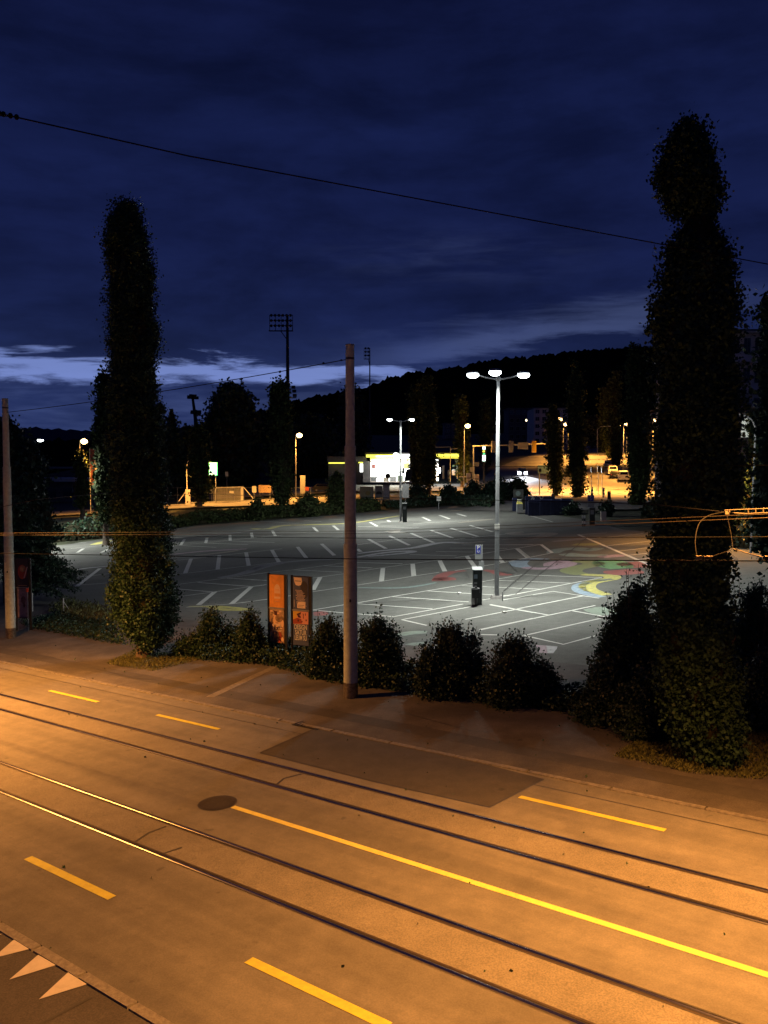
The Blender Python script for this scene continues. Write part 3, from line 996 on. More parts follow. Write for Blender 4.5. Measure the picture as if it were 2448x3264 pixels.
# ------------------------------------------------------------------ far streets (draped)
def drape(name, pts, w, up, m='far', kind='structure', parent=None, step=3.0):
    ps = [Vector((x, y, 0)) for x, y in pts]
    out = []
    for i in range(len(ps) - 1):
        k = max(1, int((ps[i + 1] - ps[i]).length / step))
        for j in range(k):
            out.append(ps[i].lerp(ps[i + 1], j / k))
    out.append(ps[-1])
    v, f = [], []
    nw = max(1, int(w / 3)) if w > 1 else 1
    for i, p in enumerate(out):
        d = out[min(i + 1, len(out) - 1)] - out[max(i - 1, 0)]
        d.normalize()
        nn = Vector((-d.y, d.x, 0))
        for k in range(nw + 1):
            q = p + nn * w * (k / nw - 0.5)
            v.append((q.x, q.y, Tz(q.x, q.y) + up))
    for i in range(len(out) - 1):
        for k in range(nw):
            a = i * (nw + 1) + k
            f.append((a, a + 1, a + nw + 2, a + nw + 1)[::-1])
    o = MB().add(v, f).build(name, m, parent)
    if kind:
        tag(o, kind=kind)
    return o


street = drape('street', [(-140, 118), (-60, 128), (-20, 138), (20, 142), (60, 146), (120, 150)], 13, 0.10)
street_up = drape('street', [(27, 100), (33, 125), (38, 150), (52, 215), (72, 300), (98, 400)], 24, 0.13)
street_b = drape('street', [(22, 150), (28, 175), (33, 200), (44, 232), (58, 262)], 17, 0.17)
drape('forecourt', [(-32, 158), (22, 160)], 13, 0.20)
drape('pavement', [(30, 98), (60, 84), (110, 62)], 14, 0.08)
drape('pavement', [(15, 122), (22, 112), (30, 104)], 15, 0.07)
drape('pavement', [(-140, 109), (-60, 119), (-24, 128), (14, 133)], 4, 0.16)
for i in range(9):
    y0 = 160 + i * 14
    cx = np.interp(y0, [125, 150, 215, 300], [33, 38, 52, 72])
    cx2 = np.interp(y0 + 4, [125, 150, 215, 300], [33, 38, 52, 72])
    drape('lane_dash', [(cx - 3.2, y0), (cx2 - 3.2, y0 + 4)], 0.25, 0.16, 'white', None, street_up)
for pts, w in (([(30, 137), (45, 141)], 0.5), ([(34, 150), (52, 158)], 0.35), ([(26, 130), (40, 126)], 0.4), ([(34, 120), (44, 112)], 0.25), ([(22, 143), (27, 160)], 0.3), ([(-60, 128), (-40, 133)], 0.3), ([(-24, 137), (-10, 140)], 0.3)):
    drape('street_line', pts, w, 0.17, 'white', None, street_up)

# ------------------------------------------------------------------ hills


def ridge(name, pts, depth, mname, amp, step, kind='structure', jag=True):
    """forested ridge: crest given as photograph points, at a real distance, with real depth"""
    xs = [p[0] for p in pts]
    ys = [p[1] for p in pts]
    rows = 10
    px = np.arange(xs[0], xs[-1], step)
    v, f = [], []
    n = len(px)
    for r in range(rows + 1):
        t_ = r / rows
        for i, x in enumerate(px):
            h = np.interp(x, xs, ys)
            top = W(x, h, depth)
            d = depth * (0.45 + 0.55 * t_)
            zz = top.z * (t_ ** 0.8) + (1 - t_) * 4.0
            a = amp * (0.3 + t_)
            nz = mnoise.noise(Vector((x * 0.045, r * 3.1, 0))) * 1.1 + mnoise.noise(Vector((x * 0.21, r * 1.7, 4))) * 0.8 + mnoise.noise(Vector((x * 0.7, r * 0.9, 9))) * 0.4
            zz += a * nz if t_ > 0.1 else 0
            v.append(((x - PX0) / F * d, d, zz))
    for r in range(rows):
        for i in range(n - 1):
            a = r * n + i
            f.append((a, a + 1, a + n + 1, a + n))
    # back slope
    o = len(v)
    for i, x in enumerate(px):
        v.append(((x - PX0) / F * depth * 1.3, depth * 1.3, 0))
    for i in range(n - 1):
        a = rows * n + i
        f.append((a, a + 1, o + i + 1, o + i))
    tag(MB().add(v, f).build(name, mname, smooth=False), kind=kind)


crest = [(-900, 1420), (300, 1400), (560, 1385), (700, 1350), (900, 1288), (945, 1276), (1035, 1256), (1120, 1245), (1180, 1232), (1240, 1203), (1330, 1182), (1400, 1176), (1480, 1166), (1565, 1145), (1700, 1134), (1850, 1116), (2060, 1104), (2300, 1095), (2700, 1110), (3600, 1180)]
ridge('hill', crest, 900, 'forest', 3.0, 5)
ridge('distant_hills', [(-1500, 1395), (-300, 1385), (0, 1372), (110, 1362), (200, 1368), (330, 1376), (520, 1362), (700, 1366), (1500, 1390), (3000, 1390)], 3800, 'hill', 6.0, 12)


# ------------------------------------------------------------------ foliage
def leaves_mesh(name, pts, size, mname, seed=0, core=None, up_bias=0.3, trunk=None, asp=0.75):
    rng = np.random.default_rng(seed)
    n = len(pts)
    d = rng.normal(size=(n, 3))
    d /= np.linalg.norm(d, axis=1, keepdims=True)
    d[:, 2] -= up_bias
    d /= np.linalg.norm(d, axis=1, keepdims=True)
    e = rng.normal(size=(n, 3))
    e -= (e * d).sum(1, keepdims=True) * d
    e /= np.linalg.norm(e, axis=1, keepdims=True)
    nn = np.cross(d, e)
    s = size * rng.uniform(0.55, 1.25, size=(n, 1))
    v0 = pts - d * s * 0.5
    v1 = pts + e * s * 0.5 * asp + nn * s * 0.10
    v2 = pts + d * s * 0.5
    v3 = pts - e * s * 0.5 * asp + nn * s * 0.10
    v = np.stack([v0, v1, v2, v3], 1).reshape(-1, 3)
    nv = len(v)
    cf = []
    if core is not None:
        cv, cfc = core
        cf = [tuple(i + nv for i in f) for f in cfc]
        v = np.concatenate([v, np.array(cv)])
    me = bpy.data.meshes.new(name)
    nq = n
    me.vertices.add(len(v))
    me.vertices.foreach_set('co', v.astype(np.float32).ravel())
    tot_f = nq + len(cf)
    me.loops.add(tot_f * 4)
    me.polygons.add(tot_f)
    li = np.arange(nq * 4, dtype=np.int32)
    if cf:
        li = np.concatenate([li, np.array(cf, dtype=np.int32).ravel()])
    me.loops.foreach_set('vertex_index', li)
    me.polygons.foreach_set('loop_start', np.arange(0, tot_f * 4, 4, dtype=np.int32))
    me.update(calc_edges=True)
    me.materials.append(MT[mname])
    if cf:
        me.materials.append(MT['twigs'])  # core faces carry the painted inner shade
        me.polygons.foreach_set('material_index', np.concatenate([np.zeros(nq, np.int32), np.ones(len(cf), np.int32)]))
    return me


def profile_points(prof, n, rng, clump=0.32, nclump=200, shell=0.5, lump=0.75, zst=1.15, amp=0.30):
    """prof: list of (z, cx, r). Leaves in clumps through the crown, denser to the outside."""
    zs = np.array([p[0] for p in prof])
    cx = np.array([p[1] for p in prof])
    rr = np.array([p[2] for p in prof])
    zz = np.linspace(zs[0], zs[-1], 400)
    w = np.interp(zz, zs, rr) + 0.05
    cz = rng.choice(zz, size=nclump, p=w / w.sum())
    r = np.interp(cz, zs, rr)
    th = rng.uniform(0, 2 * np.pi, nclump)
    ph = rng.uniform(0, 50)
    r = r * np.array([1.0 + amp * mnoise.noise(Vector((math.cos(a) * 1.4 + ph, math.sin(a) * 1.4, z * lump))) for a, z in zip(th, cz)])
    rad = r * (shell + (1 - shell) * np.sqrt(rng.uniform(0, 1, nclump))) * rng.uniform(0.66, 0.93, nclump)
    cc = np.stack([np.interp(cz, zs, cx) + rad * np.cos(th), rad * np.sin(th), cz], 1)
    idx = rng.integers(0, nclump, n)
    cs = rng.uniform(0.5, 1.3, nclump)[idx][:, None]
    off = rng.normal(size=(n, 3)) * clump * cs * np.array([1, 1, zst])
    p = cc[idx] + off
    # filler through the volume
    m = n // 3
    fz = rng.choice(zz, size=m, p=w / w.sum())
    fr = np.interp(fz, zs, rr) * np.sqrt(rng.uniform(0, 1, m)) * 0.85
    ft = rng.uniform(0, 2 * np.pi, m)
    q = np.stack([np.interp(fz, zs, cx) + fr * np.cos(ft), fr * np.sin(ft), fz], 1)
    return np.concatenate([p, q])


def core_mesh(prof, k=0.6, nu=14, jitter=0.12, seed=0):
    rng = np.random.default_rng(seed + 99)
    v, f = [], []
    pz = []
    zs = [p[0] for p in prof]
    m = max(6, int((zs[-1] - zs[0]) / 0.6))
    for j in range(m + 1):
        z = zs[0] + (zs[-1] - zs[0]) * (j / m)
        z = min(z, zs[-1] - 0.03 * (zs[-1] - zs[0]))
        c = np.interp(z, zs, [p[1] for p in prof])
        r = np.interp(z, zs, [p[2] for p in prof]) * k
        if j in (0, m):
            r *= 0.3
        for i in range(nu):
            a = 2 * math.pi * i / nu
            rj = r * (1 + rng.uniform(-jitter, jitter) * 2)
            v.append((c + rj * math.cos(a), rj * math.sin(a), z))
    for j in range(m):
        for i in range(nu):
            i2 = (i + 1) % nu
            f.append((j * nu + i, j * nu + i2, (j + 1) * nu + i2, (j + 1) * nu + i))
    return v, f


def tree(name, label, cat, loc, prof, trunk_r, n, size, leaf, seed, clump=0.32, nclump=200, corek=0.6, group=None, limbs=5, crown='crown', shell=0.5, trunk_top=None, asp=0.75):
    rng = np.random.default_rng(seed)
    t = thing(name, label, cat, loc, 0, group)
    pts = profile_points(prof, n, rng, clump, nclump, shell, amp=0.32 if n > 50000 else 0.3)
    if n > 50000:
        zs_ = [p[0] for p in prof]
        tf = []
        for k in range(150):
            z = rng.uniform(zs_[0] + 0.5, zs_[-1] - 0.2)
            a = rng.uniform(0, 6.28)
            r_ = float(np.interp(z, zs_, [p[2] for p in prof])) * rng.uniform(0.85, 1.12)
            c_ = (float(np.interp(z, zs_, [p[1] for p in prof])) + r_ * math.cos(a), r_ * math.sin(a), z)
            m_ = rng.integers(15, 70)
            tf.append(np.array(c_) + rng.normal(size=(m_, 3)) * np.array([0.09, 0.09, 0.16]))
        pts = np.concatenate([pts] + tf)
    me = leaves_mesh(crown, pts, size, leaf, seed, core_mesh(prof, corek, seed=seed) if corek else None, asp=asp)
    link(crown, me, t)
    zs = [p[0] for p in prof]
    H_ = zs[-1]
    top = trunk_top or H_ * 0.85
    b = MB()
    path, rs = [], []
    for i in range(9):
        z = -0.15 + (top + 0.15) * i / 8
        cx = float(np.interp(z, zs, [p[1] for p in prof])) if z > zs[0] else prof[0][1] * max(z, 0) / max(zs[0], 0.1)
        path.append((cx + rng.uniform(-0.04, 0.04), rng.uniform(-0.04, 0.04), z))
        rs.append(trunk_r * (1.25 if i == 0 else 1.0) * (1 - 0.85 * i / 8))
    b.tube(path, rs, 9)
    for k in range(limbs):
        z = zs[0] + (top - zs[0]) * rng.uniform(0.02, 0.75)
        r = float(np.interp(z, zs, [p[2] for p in prof])) * 0.75
        cx = float(np.interp(z, zs, [p[1] for p in prof]))
        a = rng.uniform(0, 6.28)
        b.tube([(cx, 0, z), (cx + r * 0.5 * math.cos(a), r * 0.5 * math.sin(a), z + r * 0.6), (cx + r * math.cos(a), r * math.sin(a), z + r * 1.6)], [trunk_r * 0.4, trunk_r * 0.25, trunk_r * 0.08], 5)
    b.build('trunk', 'bark', t, smooth=True)
    return t


def disp_profile(base, rows):
    """rows: (display y, left x, right x) of the silhouette; real sizes at the trunk's distance"""
    d = base.y
    out = []
    for y, l, r in rows:
        yy = y * 1.4756
        a, c = W(l * 1.4756, yy, d), W(r * 1.4756, yy, d)
        out.append((a.z - base.z, (a.x + c.x) / 2 - base.x, (c.x - a.x) / 2))
    return sorted(out)


# left poplar
bl = G(452, 2098)
prof = disp_profile(bl, [(440, 266, 290), (452, 245, 300), (475, 228, 306), (530, 226, 322), (600, 230, 334), (700, 234, 338), (800, 232, 342), (900, 236, 350), (1000, 236, 356), (1100, 240, 368), (1200, 242, 372), (1300, 242, 380), (1360, 262, 380), (1395, 296, 345)])
tree('poplar_tree', 'tall slim poplar on the grass island left of the poster columns', 'tree', bl, prof, 0.24, 130000, 0.10, 'leaf', 3, 0.15, 1500, 0.68, limbs=8)
# right poplar / plane
br = G(2262, 2432)
prof = disp_profile(br, [(272, 1478, 1496), (295, 1452, 1522), (330, 1428, 1538), (365, 1418, 1546), (400, 1422, 1550), (440, 1440, 1552), (458, 1466, 1546), (466, 1486, 1534), (474, 1498, 1520), (506, 1499, 1519), (514, 1474, 1544), (530, 1440, 1572), (600, 1425, 1590), (680, 1412, 1596), (760, 1408, 1586), (850, 1414, 1600), (1000, 1420, 1602), (1100, 1424, 1592), (1200, 1408, 1575), (1300, 1412, 1570), (1400, 1420, 1592), (1500, 1432, 1608), (1580, 1452, 1606), (1630, 1490, 1590)])
tree('poplar_tree', 'massive dark poplar with broad leaves and a narrow waist near its top at the right', 'tree', br, prof, 0.3, 150000, 0.088, 'leaf2', 5, 0.11, 2300, 0.70, limbs=10, asp=0.95)

# far and mid trees: label, px centre, depth, silhouette rows (display), leaves
far_trees = [
 ('poplar_tree', 'dark slim poplar half hidden just behind the tall left poplar', 92, [(812, 218, 240), (840, 210, 246), (900, 205, 250), (1000, 208, 250), (1080, 212, 246), (1130, 218, 240)], 226, 1140, 9000, 0.42, 'leaf_far'),
 ('poplar_tree', 'slim poplar with bare trunk beside the glowing green sign', 128, [(918, 425, 436), (945, 415, 447), (1000, 408, 452), (1050, 412, 452), (1076, 424, 442)], 430, 1108, 4500, 0.5, 'leaf_far'),
 ('poplar_tree', 'columnar poplar standing in front of the tall floodlight mast', 122, [(828, 596, 616), (845, 582, 628), (900, 578, 630), (960, 580, 632), (1040, 586, 632), (1090, 592, 622)], 606, 1100, 9000, 0.45, 'leaf_far'),
 ('broadleaf_tree', 'big round crowned black tree left of the floodlight mast', 175, [(833, 495, 512), (850, 462, 545), (880, 448, 562), (930, 425, 575), (1000, 400, 580), (1050, 420, 560)], 500, 1085, 16000, 0.8, 'leaf_dark'),
 ('conifer_tree', 'narrow pointed tree against the sky right of the tall left poplar', 165, [(884, 368, 372), (905, 361, 380), (950, 352, 390), (1000, 350, 398), (1060, 352, 400)], 371, 1080, 5500, 0.7, 'leaf_dark'),
 ('broadleaf_tree', 'low dark tree beneath the slim bare mast', 170, [(925, 395, 425), (960, 385, 450), (1010, 380, 460), (1060, 385, 455)], 415, 1080, 6500, 0.8, 'leaf_dark'),
 ('broadleaf_tree', 'dark tree behind the street lamp next to the floodlight mast', 190, [(905, 650, 690), (930, 630, 720), (980, 610, 745), (1040, 615, 750)], 680, 1062, 9000, 0.9, 'leaf_dark'),
 ('broadleaf_tree', 'dark rounded tree peeking right of the concrete pole top', 230, [(838, 755, 766), (855, 745, 778), (900, 735, 790), (980, 720, 800), (1020, 730, 800)], 762, 1045, 8000, 0.9, 'leaf_dark'),
 ('poplar_tree', 'poplar in front of the petrol station, left of its pair', 146, [(842, 893, 905), (870, 886, 914), (940, 884, 916), (1000, 886, 918), (1050, 890, 916)], 902, 1062, 7000, 0.5, 'leaf_far'),
 ('poplar_tree', 'poplar in front of the petrol station, right of its pair', 142, [(820, 918, 930), (860, 912, 938), (940, 910, 942), (1000, 914, 940), (1048, 916, 938)], 927, 1062, 7000, 0.5, 'leaf_far'),
 ('poplar_tree', 'slim poplar beside the orange street lamp right of the station', 160, [(862, 990, 1003), (890, 985, 1008), (950, 984, 1010), (1020, 988, 1012), (1040, 994, 1008)], 998, 1050, 6000, 0.5, 'leaf_far'),
 ('poplar_tree', 'far dark poplar just left of the triple parking lamp', 200, [(868, 1043, 1054), (900, 1038, 1058), (960, 1038, 1060), (1000, 1042, 1058)], 1048, 1015, 4000, 0.6, 'leaf_far'),
 ('poplar_tree', 'poplar rising over the blue direction sign', 138, [(878, 1188, 1200), (905, 1181, 1207), (960, 1181, 1212), (1010, 1186, 1212), (1062, 1194, 1212)], 1200, 1082, 6500, 0.45, 'leaf_far'),
 ('poplar_tree', 'tall poplar between the recycling containers and the parking sign', 132, [(785, 1238, 1248), (820, 1229, 1257), (900, 1226, 1262), (980, 1228, 1264), (1040, 1234, 1264), (1082, 1240, 1260)], 1248, 1108, 9000, 0.45, 'leaf_far'),
 ('poplar_tree', 'thick poplar at the right kerb hiding the last parked cars', 108, [(752, 1366, 1382), (790, 1358, 1394), (880, 1356, 1400), (960, 1357, 1403), (1040, 1360, 1403), (1100, 1358, 1398), (1135, 1364, 1388)], 1379, 1142, 15000, 0.42, 'leaf_far'),
 ('poplar_tree', 'first poplar of the row behind the parked cars', 200, [(800, 1326, 1334), (850, 1320, 1340), (950, 1318, 1342), (1030, 1322, 1340)], 1330, 1048, 4500, 0.6, 'leaf_far'),
 ('poplar_tree', 'second poplar of the row behind the parked cars', 225, [(820, 1312, 1320), (870, 1307, 1326), (950, 1306, 1327), (1010, 1310, 1324)], 1316, 1028, 4000, 0.6, 'leaf_far'),
 ('poplar_tree', 'third and farthest poplar of the row behind the parked cars', 250, [(838, 1300, 1306), (880, 1296, 1312), (950, 1295, 1313), (995, 1298, 1310)], 1303, 1010, 3500, 0.7, 'leaf_far'),
 ('broadleaf_tree', 'loose leafy tree lit amber by the lamps up the far street', 270, [(898, 1262, 1290), (915, 1255, 1302), (940, 1254, 1304), (962, 1262, 1300)], 1276, 1000, 2400, 0.6, 'grass'),
 ('poplar_tree', 'dark tree cut off by the right edge behind the lamp', 34, [(645, 1648, 1700), (700, 1640, 1720), (800, 1642, 1720), (950, 1640, 1720), (1050, 1636, 1720), (1150, 1630, 1720), (1200, 1640, 1710)], 1685, 1260, 12000, 0.24, 'leaf2'),
 ('broadleaf_tree', 'tree behind the apartment block lamp beside the lit window', 62, [(890, 1622, 1634), (930, 1617, 1642), (990, 1615, 1645), (1040, 1616, 1650), (1070, 1605, 1650), (1100, 1590, 1650), (1150, 1560, 1650)], 1630, 1180, 8000, 0.24, 'leaf2'),
 ('broadleaf_tree', 'dark spreading tree behind the left concrete pole', 66, [(900, -30, 20), (935, -40, 62), (980, -60, 92), (1050, -60, 110), (1110, -60, 120), (1160, -50, 135), (1200, -40, 120)], 30, 1255, 16000, 0.3, 'leaf_dark'),
 ('poplar_tree', 'small leafy tree beside the left street lamp', 118, [(975, 172, 180), (1010, 166, 188), (1060, 164, 190), (1095, 168, 188)], 178, 1112, 2500, 0.4, 'leaf_far'),
]
for k, (nm, lab, dep, rows, pc, basey, n, sz, lf) in enumerate(far_trees):
    x = (pc * 1.4756 - PX0) / F * dep
    base_ = Vector((x, dep, Tz(x, dep)))
    prof = disp_profile(base_, rows)
    if prof[0][0] < 0.3:
        prof = [(0.3, prof[0][1], prof[0][2])] + [p for p in prof if p[0] > 0.5]
    n = int(n * 0.8)
    tree(nm, lab, 'tree', base_, prof, 0.22 + 0.001 * dep, n, sz, lf, 20 + k, sz * 0.9, max(60, n // 40), 0.72, limbs=2)

# conifer-like drooping branches under the left tree
t = thing('conifer_tree', 'conifer with drooping branch tips reaching over the left of the car park', 'tree', on_terrain(10, 52))
rng = np.random.default_rng(5)
o_ = Vector(t.location)
pts = []
b = MB()
for k in range(75):
    z = rng.uniform(1.7, 6.6)
    a = rng.uniform(-1.5, 1.0)
    Lb = (6.6 - z) * 0.85 + 1.0
    Lb *= rng.uniform(0.7, 1.05)
    tip = Vector((math.cos(a) * Lb, math.sin(a) * Lb * 0.8, z - 0.9))
    st_ = Vector((0, 0, z))
    midp = (st_ + tip) * 0.5 + Vector((0, 0, 0.25))
    b.tube([st_, midp, tip], [0.05, 0.03, 0.01], 4)
    for j in range(300):
        u = rng.uniform(0.12, 1) ** 0.8
        p = st_ * (1 - u) ** 2 + midp * 2 * u * (1 - u) + tip * u * u
        sp = 0.36 * (1.1 - u * 0.7)
        pts.append((p.x + rng.normal() * sp, p.y + rng.normal() * sp, p.z - abs(rng.normal()) * 0.14))
b.tube([(0, 0, -0.1), (0, 0, 7.2)], [0.2, 0.04], 8)
b.build('trunk', 'bark', t)
link('crown', leaves_mesh('crown', np.array(pts), 0.24, 'leaf_dark', 6, asp=0.35), t)


def shrub(label, px, base_y, top_y, wpx, n, leaf, seed, name='shrub', size=0.085, g='shrubs in the verge in front of the car park', sub=0.0, taper=0.75, shoots=16, dup=0.045):
    c = G(px, base_y)
    d = c.y
    h = (base_y - top_y) / F * d
    r = wpx / 2 / F * d * 1.0
    h *= 0.88
    rs = random.Random(seed)
    s1, s2 = rs.uniform(-0.3, 0.3), rs.uniform(-0.35, 0.35)
    prof = [(0.02, 0, r * 0.95), (h * 0.3, 0, r * rs.uniform(0.9, 1.05)), (h * 0.6, r * s1 * 0.6, r * rs.uniform(0.65, 0.95)), (h * 0.85, r * s1, r * rs.uniform(0.4, 0.7)), (h, r * s2, r * 0.2)]
    rng = np.random.default_rng(seed)
    t = thing(name, label, 'shrub', Vector((c.x, c.y, TILT * c.x)), 0, g)
    pts = [profile_points(prof, n, rng, 0.14, max(50, n // 30), 0.6, lump=1.7, zst=1.2, amp=0.75)]
    for k in range(4):
        a = rng.uniform(-0.5, 0.5) + (0 if k % 2 else math.pi)
        hk = h * rng.uniform(0.35, 0.95)
        rk = r * rng.uniform(0.4, 0.7)
        ck = r * rng.uniform(0.55, 1.05) * math.cos(a)
        pk = [(0.02, ck, rk * 0.8), (hk * 0.5, ck, rk), (hk * 0.85, ck * 0.9, rk * 0.7), (hk, ck * 0.9, rk * 0.2)]
        q = profile_points(pk, int(n * 0.22), rng, 0.12, 40, 0.5, lump=1.3)
        q[:, 1] += r * rng.uniform(-0.5, 0.5)
        pts.append(q)
    pts = np.concatenate(pts)
    prof = [(z, cx_, r_ * 0.76) for z, cx_, r_ in prof]
    st = MB()
    ex = []
    for k in range(shoots):
        a = rng.uniform(0, 6.28)
        rr = r * rng.uniform(0.1, 0.9)
        z0, z1 = h * 0.5, h * rng.uniform(0.85, 1.28) * (1 - 0.25 * (rr / r) ** 2)
        p0 = Vector((rr * 0.5 * math.cos(a), rr * 0.5 * math.sin(a), 0.0))
        p2 = Vector((rr * 1.15 * math.cos(a), rr * 1.15 * math.sin(a), z1))
        p1 = (p0 + p2) / 2 + Vector((0, 0, 0.2))
        st.tube([p0, p1, p2], [0.02, 0.012, 0.004], 4)
        for j in range(26):
            u = rng.uniform(0.5, 1.0)
            p = p0 * (1 - u) ** 2 + p1 * 2 * u * (1 - u) + p2 * u * u
            ex.append((p.x + rng.normal() * 0.05, p.y + rng.normal() * 0.05, p.z + rng.normal() * 0.04))
    pts = np.concatenate([pts, np.array(ex)])
    link('foliage', leaves_mesh('foliage', pts, size, leaf, seed, core_mesh(prof, 0.74, 12, seed=seed)), t)
    st.build('stem', 'bark', t)
    return t


D = 1.4756
shr = [
 ('round topped ivy shrub left of the poster columns, standing apart', 465, 1412, 1312, 66, 5000, 'ivy'),
 ('leaning ivy shrub against the left edge of the orange poster', 543, 1425, 1312, 54, 5500, 'ivy'),
 ('leafy shrub between the right poster column and the concrete pole', 704, 1462, 1322, 74, 6500, 'ivy'),
 ('dense ivy shrub immediately right of the concrete pole', 815, 1478, 1318, 92, 8500, 'ivy'),
 ('bushy shrub with upright twigs, middle of the verge', 978, 1502, 1334, 128, 10500, 'leaf_dark'),
 ('shrub with an arching top in front of the pale painted patch', 1108, 1520, 1362, 112, 9500, 'leaf_dark'),
 ('low arching shrub at the right end of the verge row', 1172, 1522, 1425, 66, 3500, 'ivy'),
 ('low dark shrub in the shade left of the big right poplar', 1310, 1560, 1415, 100, 7500, 'leaf_dark'),
 ('tall dark bush beside the left flank of the big right poplar', 1368, 1540, 1225, 150, 16000, 'leaf2'),
 ('dark bush at the foot of the big right poplar on its shaded side', 1405, 1590, 1440, 110, 9000, 'leaf_dark'),
 ('spreading bush right of the big poplar, cut by the picture edge', 1625, 1500, 1235, 120, 10500, 'leaf2'),
 ('low bush at the right edge behind the big poplar', 1640, 1580, 1400, 80, 6000, 'leaf_dark'),
 ('small low shrub in the shadow beside the grass island', 412, 1418, 1370, 60, 2200, 'ivy'),
]
for k, (lab, x, by, ty, w, n, lf) in enumerate(shr):
    shrub(lab, x * D, by * D, ty * D, w * D, n, lf, 200 + k, sub=(0.12 if k % 2 else -0.1))


# ivy ground cover along the verge
def ground_cover(name, label, poly, n, size, leaf, hmax, seed, cat='ivy', blades=False, h2=None):
    rng = np.random.default_rng(seed)
    P = [G(*p) for p in poly]
    xs = [p.x for p in P]
    ys = [p.y for p in P]
    pts = []
    m = len(P)
    while len(pts) < n:
        X_ = rng.uniform(min(xs), max(xs), 4000)
        Y_ = rng.uniform(min(ys), max(ys), 4000)
        ins = np.zeros(4000, bool)
        j = m - 1
        for i in range(m):
            xi, yi, xj, yj = xs[i], ys[i], xs[j], ys[j]
            cnd = ((yi > Y_) != (yj > Y_)) & (X_ < (xj - xi) * (Y_ - yi) / (yj - yi + 1e-9) + xi)
            ins ^= cnd
            j = i
        for x, y in zip(X_[ins], Y_[ins]):
            hh = 0.5 + 0.5 * mnoise.noise(Vector((x * 1.3, y * 1.3, seed)))
            if rng.uniform() > 0.35 + hh:
                continue
            pts.append((x, y, TILT * x + 0.03 + rng.uniform(0, 1) * hmax * (0.25 + hh)))
    pts = np.array(pts[:n])
    me = leaves_mesh(name, pts, size, leaf, seed, up_bias=-1.2 if blades else 0.0, asp=0.22 if blades else 0.8)
    return tag(link(name, me), label, cat, kind='stuff')


ground_cover('ivy_ground_cover', 'dark ivy creeping along the verge below the shrubs and poster columns', [(560, 2075), (760, 2040), (1200, 2120), (1560, 2190), (1880, 2230), (2100, 2300), (2040, 2330), (1850, 2290), (1600, 2245), (1300, 2215), (1050, 2180), (850, 2125), (640, 2110)], 34000, 0.10, 'ivy', 0.55, 1)
ground_cover('ivy_ground_cover', 'thin ivy and weeds along the edge left of the tall left poplar', [(60, 1985), (200, 1960), (360, 1995), (400, 2060), (330, 2050), (180, 2020), (90, 2005)], 6500, 0.10, 'ivy', 0.28, 2)
ground_cover('grass', 'thin grass and fallen leaves on the island under the left poplar', [(335, 2118), (430, 2075), (560, 2090), (720, 2085), (620, 2110), (490, 2142), (400, 2130)], 5200, 0.10, 'grass', 0.08, 3, 'grass', True)
ground_cover('grass', 'strip of grass with brown leaves at the foot of the right poplar', [(1955, 2415), (2050, 2360), (2200, 2330), (2448, 2350), (2600, 2420), (2420, 2490), (2200, 2470), (2050, 2435)], 9000, 0.11, 'grass', 0.10, 4, 'grass', True)
ground_cover('weeds', 'tall dry weeds behind the pavement left of the tall poplar', [(150, 1950), (230, 1925), (360, 1960), (380, 2000), (260, 1985)], 1500, 0.26, 'grass', 0.6, 5, 'weeds', True)

# fallen leaves
rng = np.random.default_rng(11)
pts = []
for k in range(150):
    s, n = rng.uniform(-8, 45), rng.uniform(nKerb - 3, nKerb + 5.5)
    p = RP(s, n, 0.06 if n > nKerb + 0.1 else 0.015)
    pts.append(tuple(p))
for k in range(45):
    s, n = rng.uniform(-5, 25), rng.uniform(nNear, nKerb)
    pts.append(tuple(RP(s, n, 0.018)))
tag(link('fallen_leaves', leaves_mesh('fallen_leaves', np.array(pts), 0.07, 'ivy', 3)), 'scattered fallen leaves on the road and far pavement', 'leaves', kind='stuff')


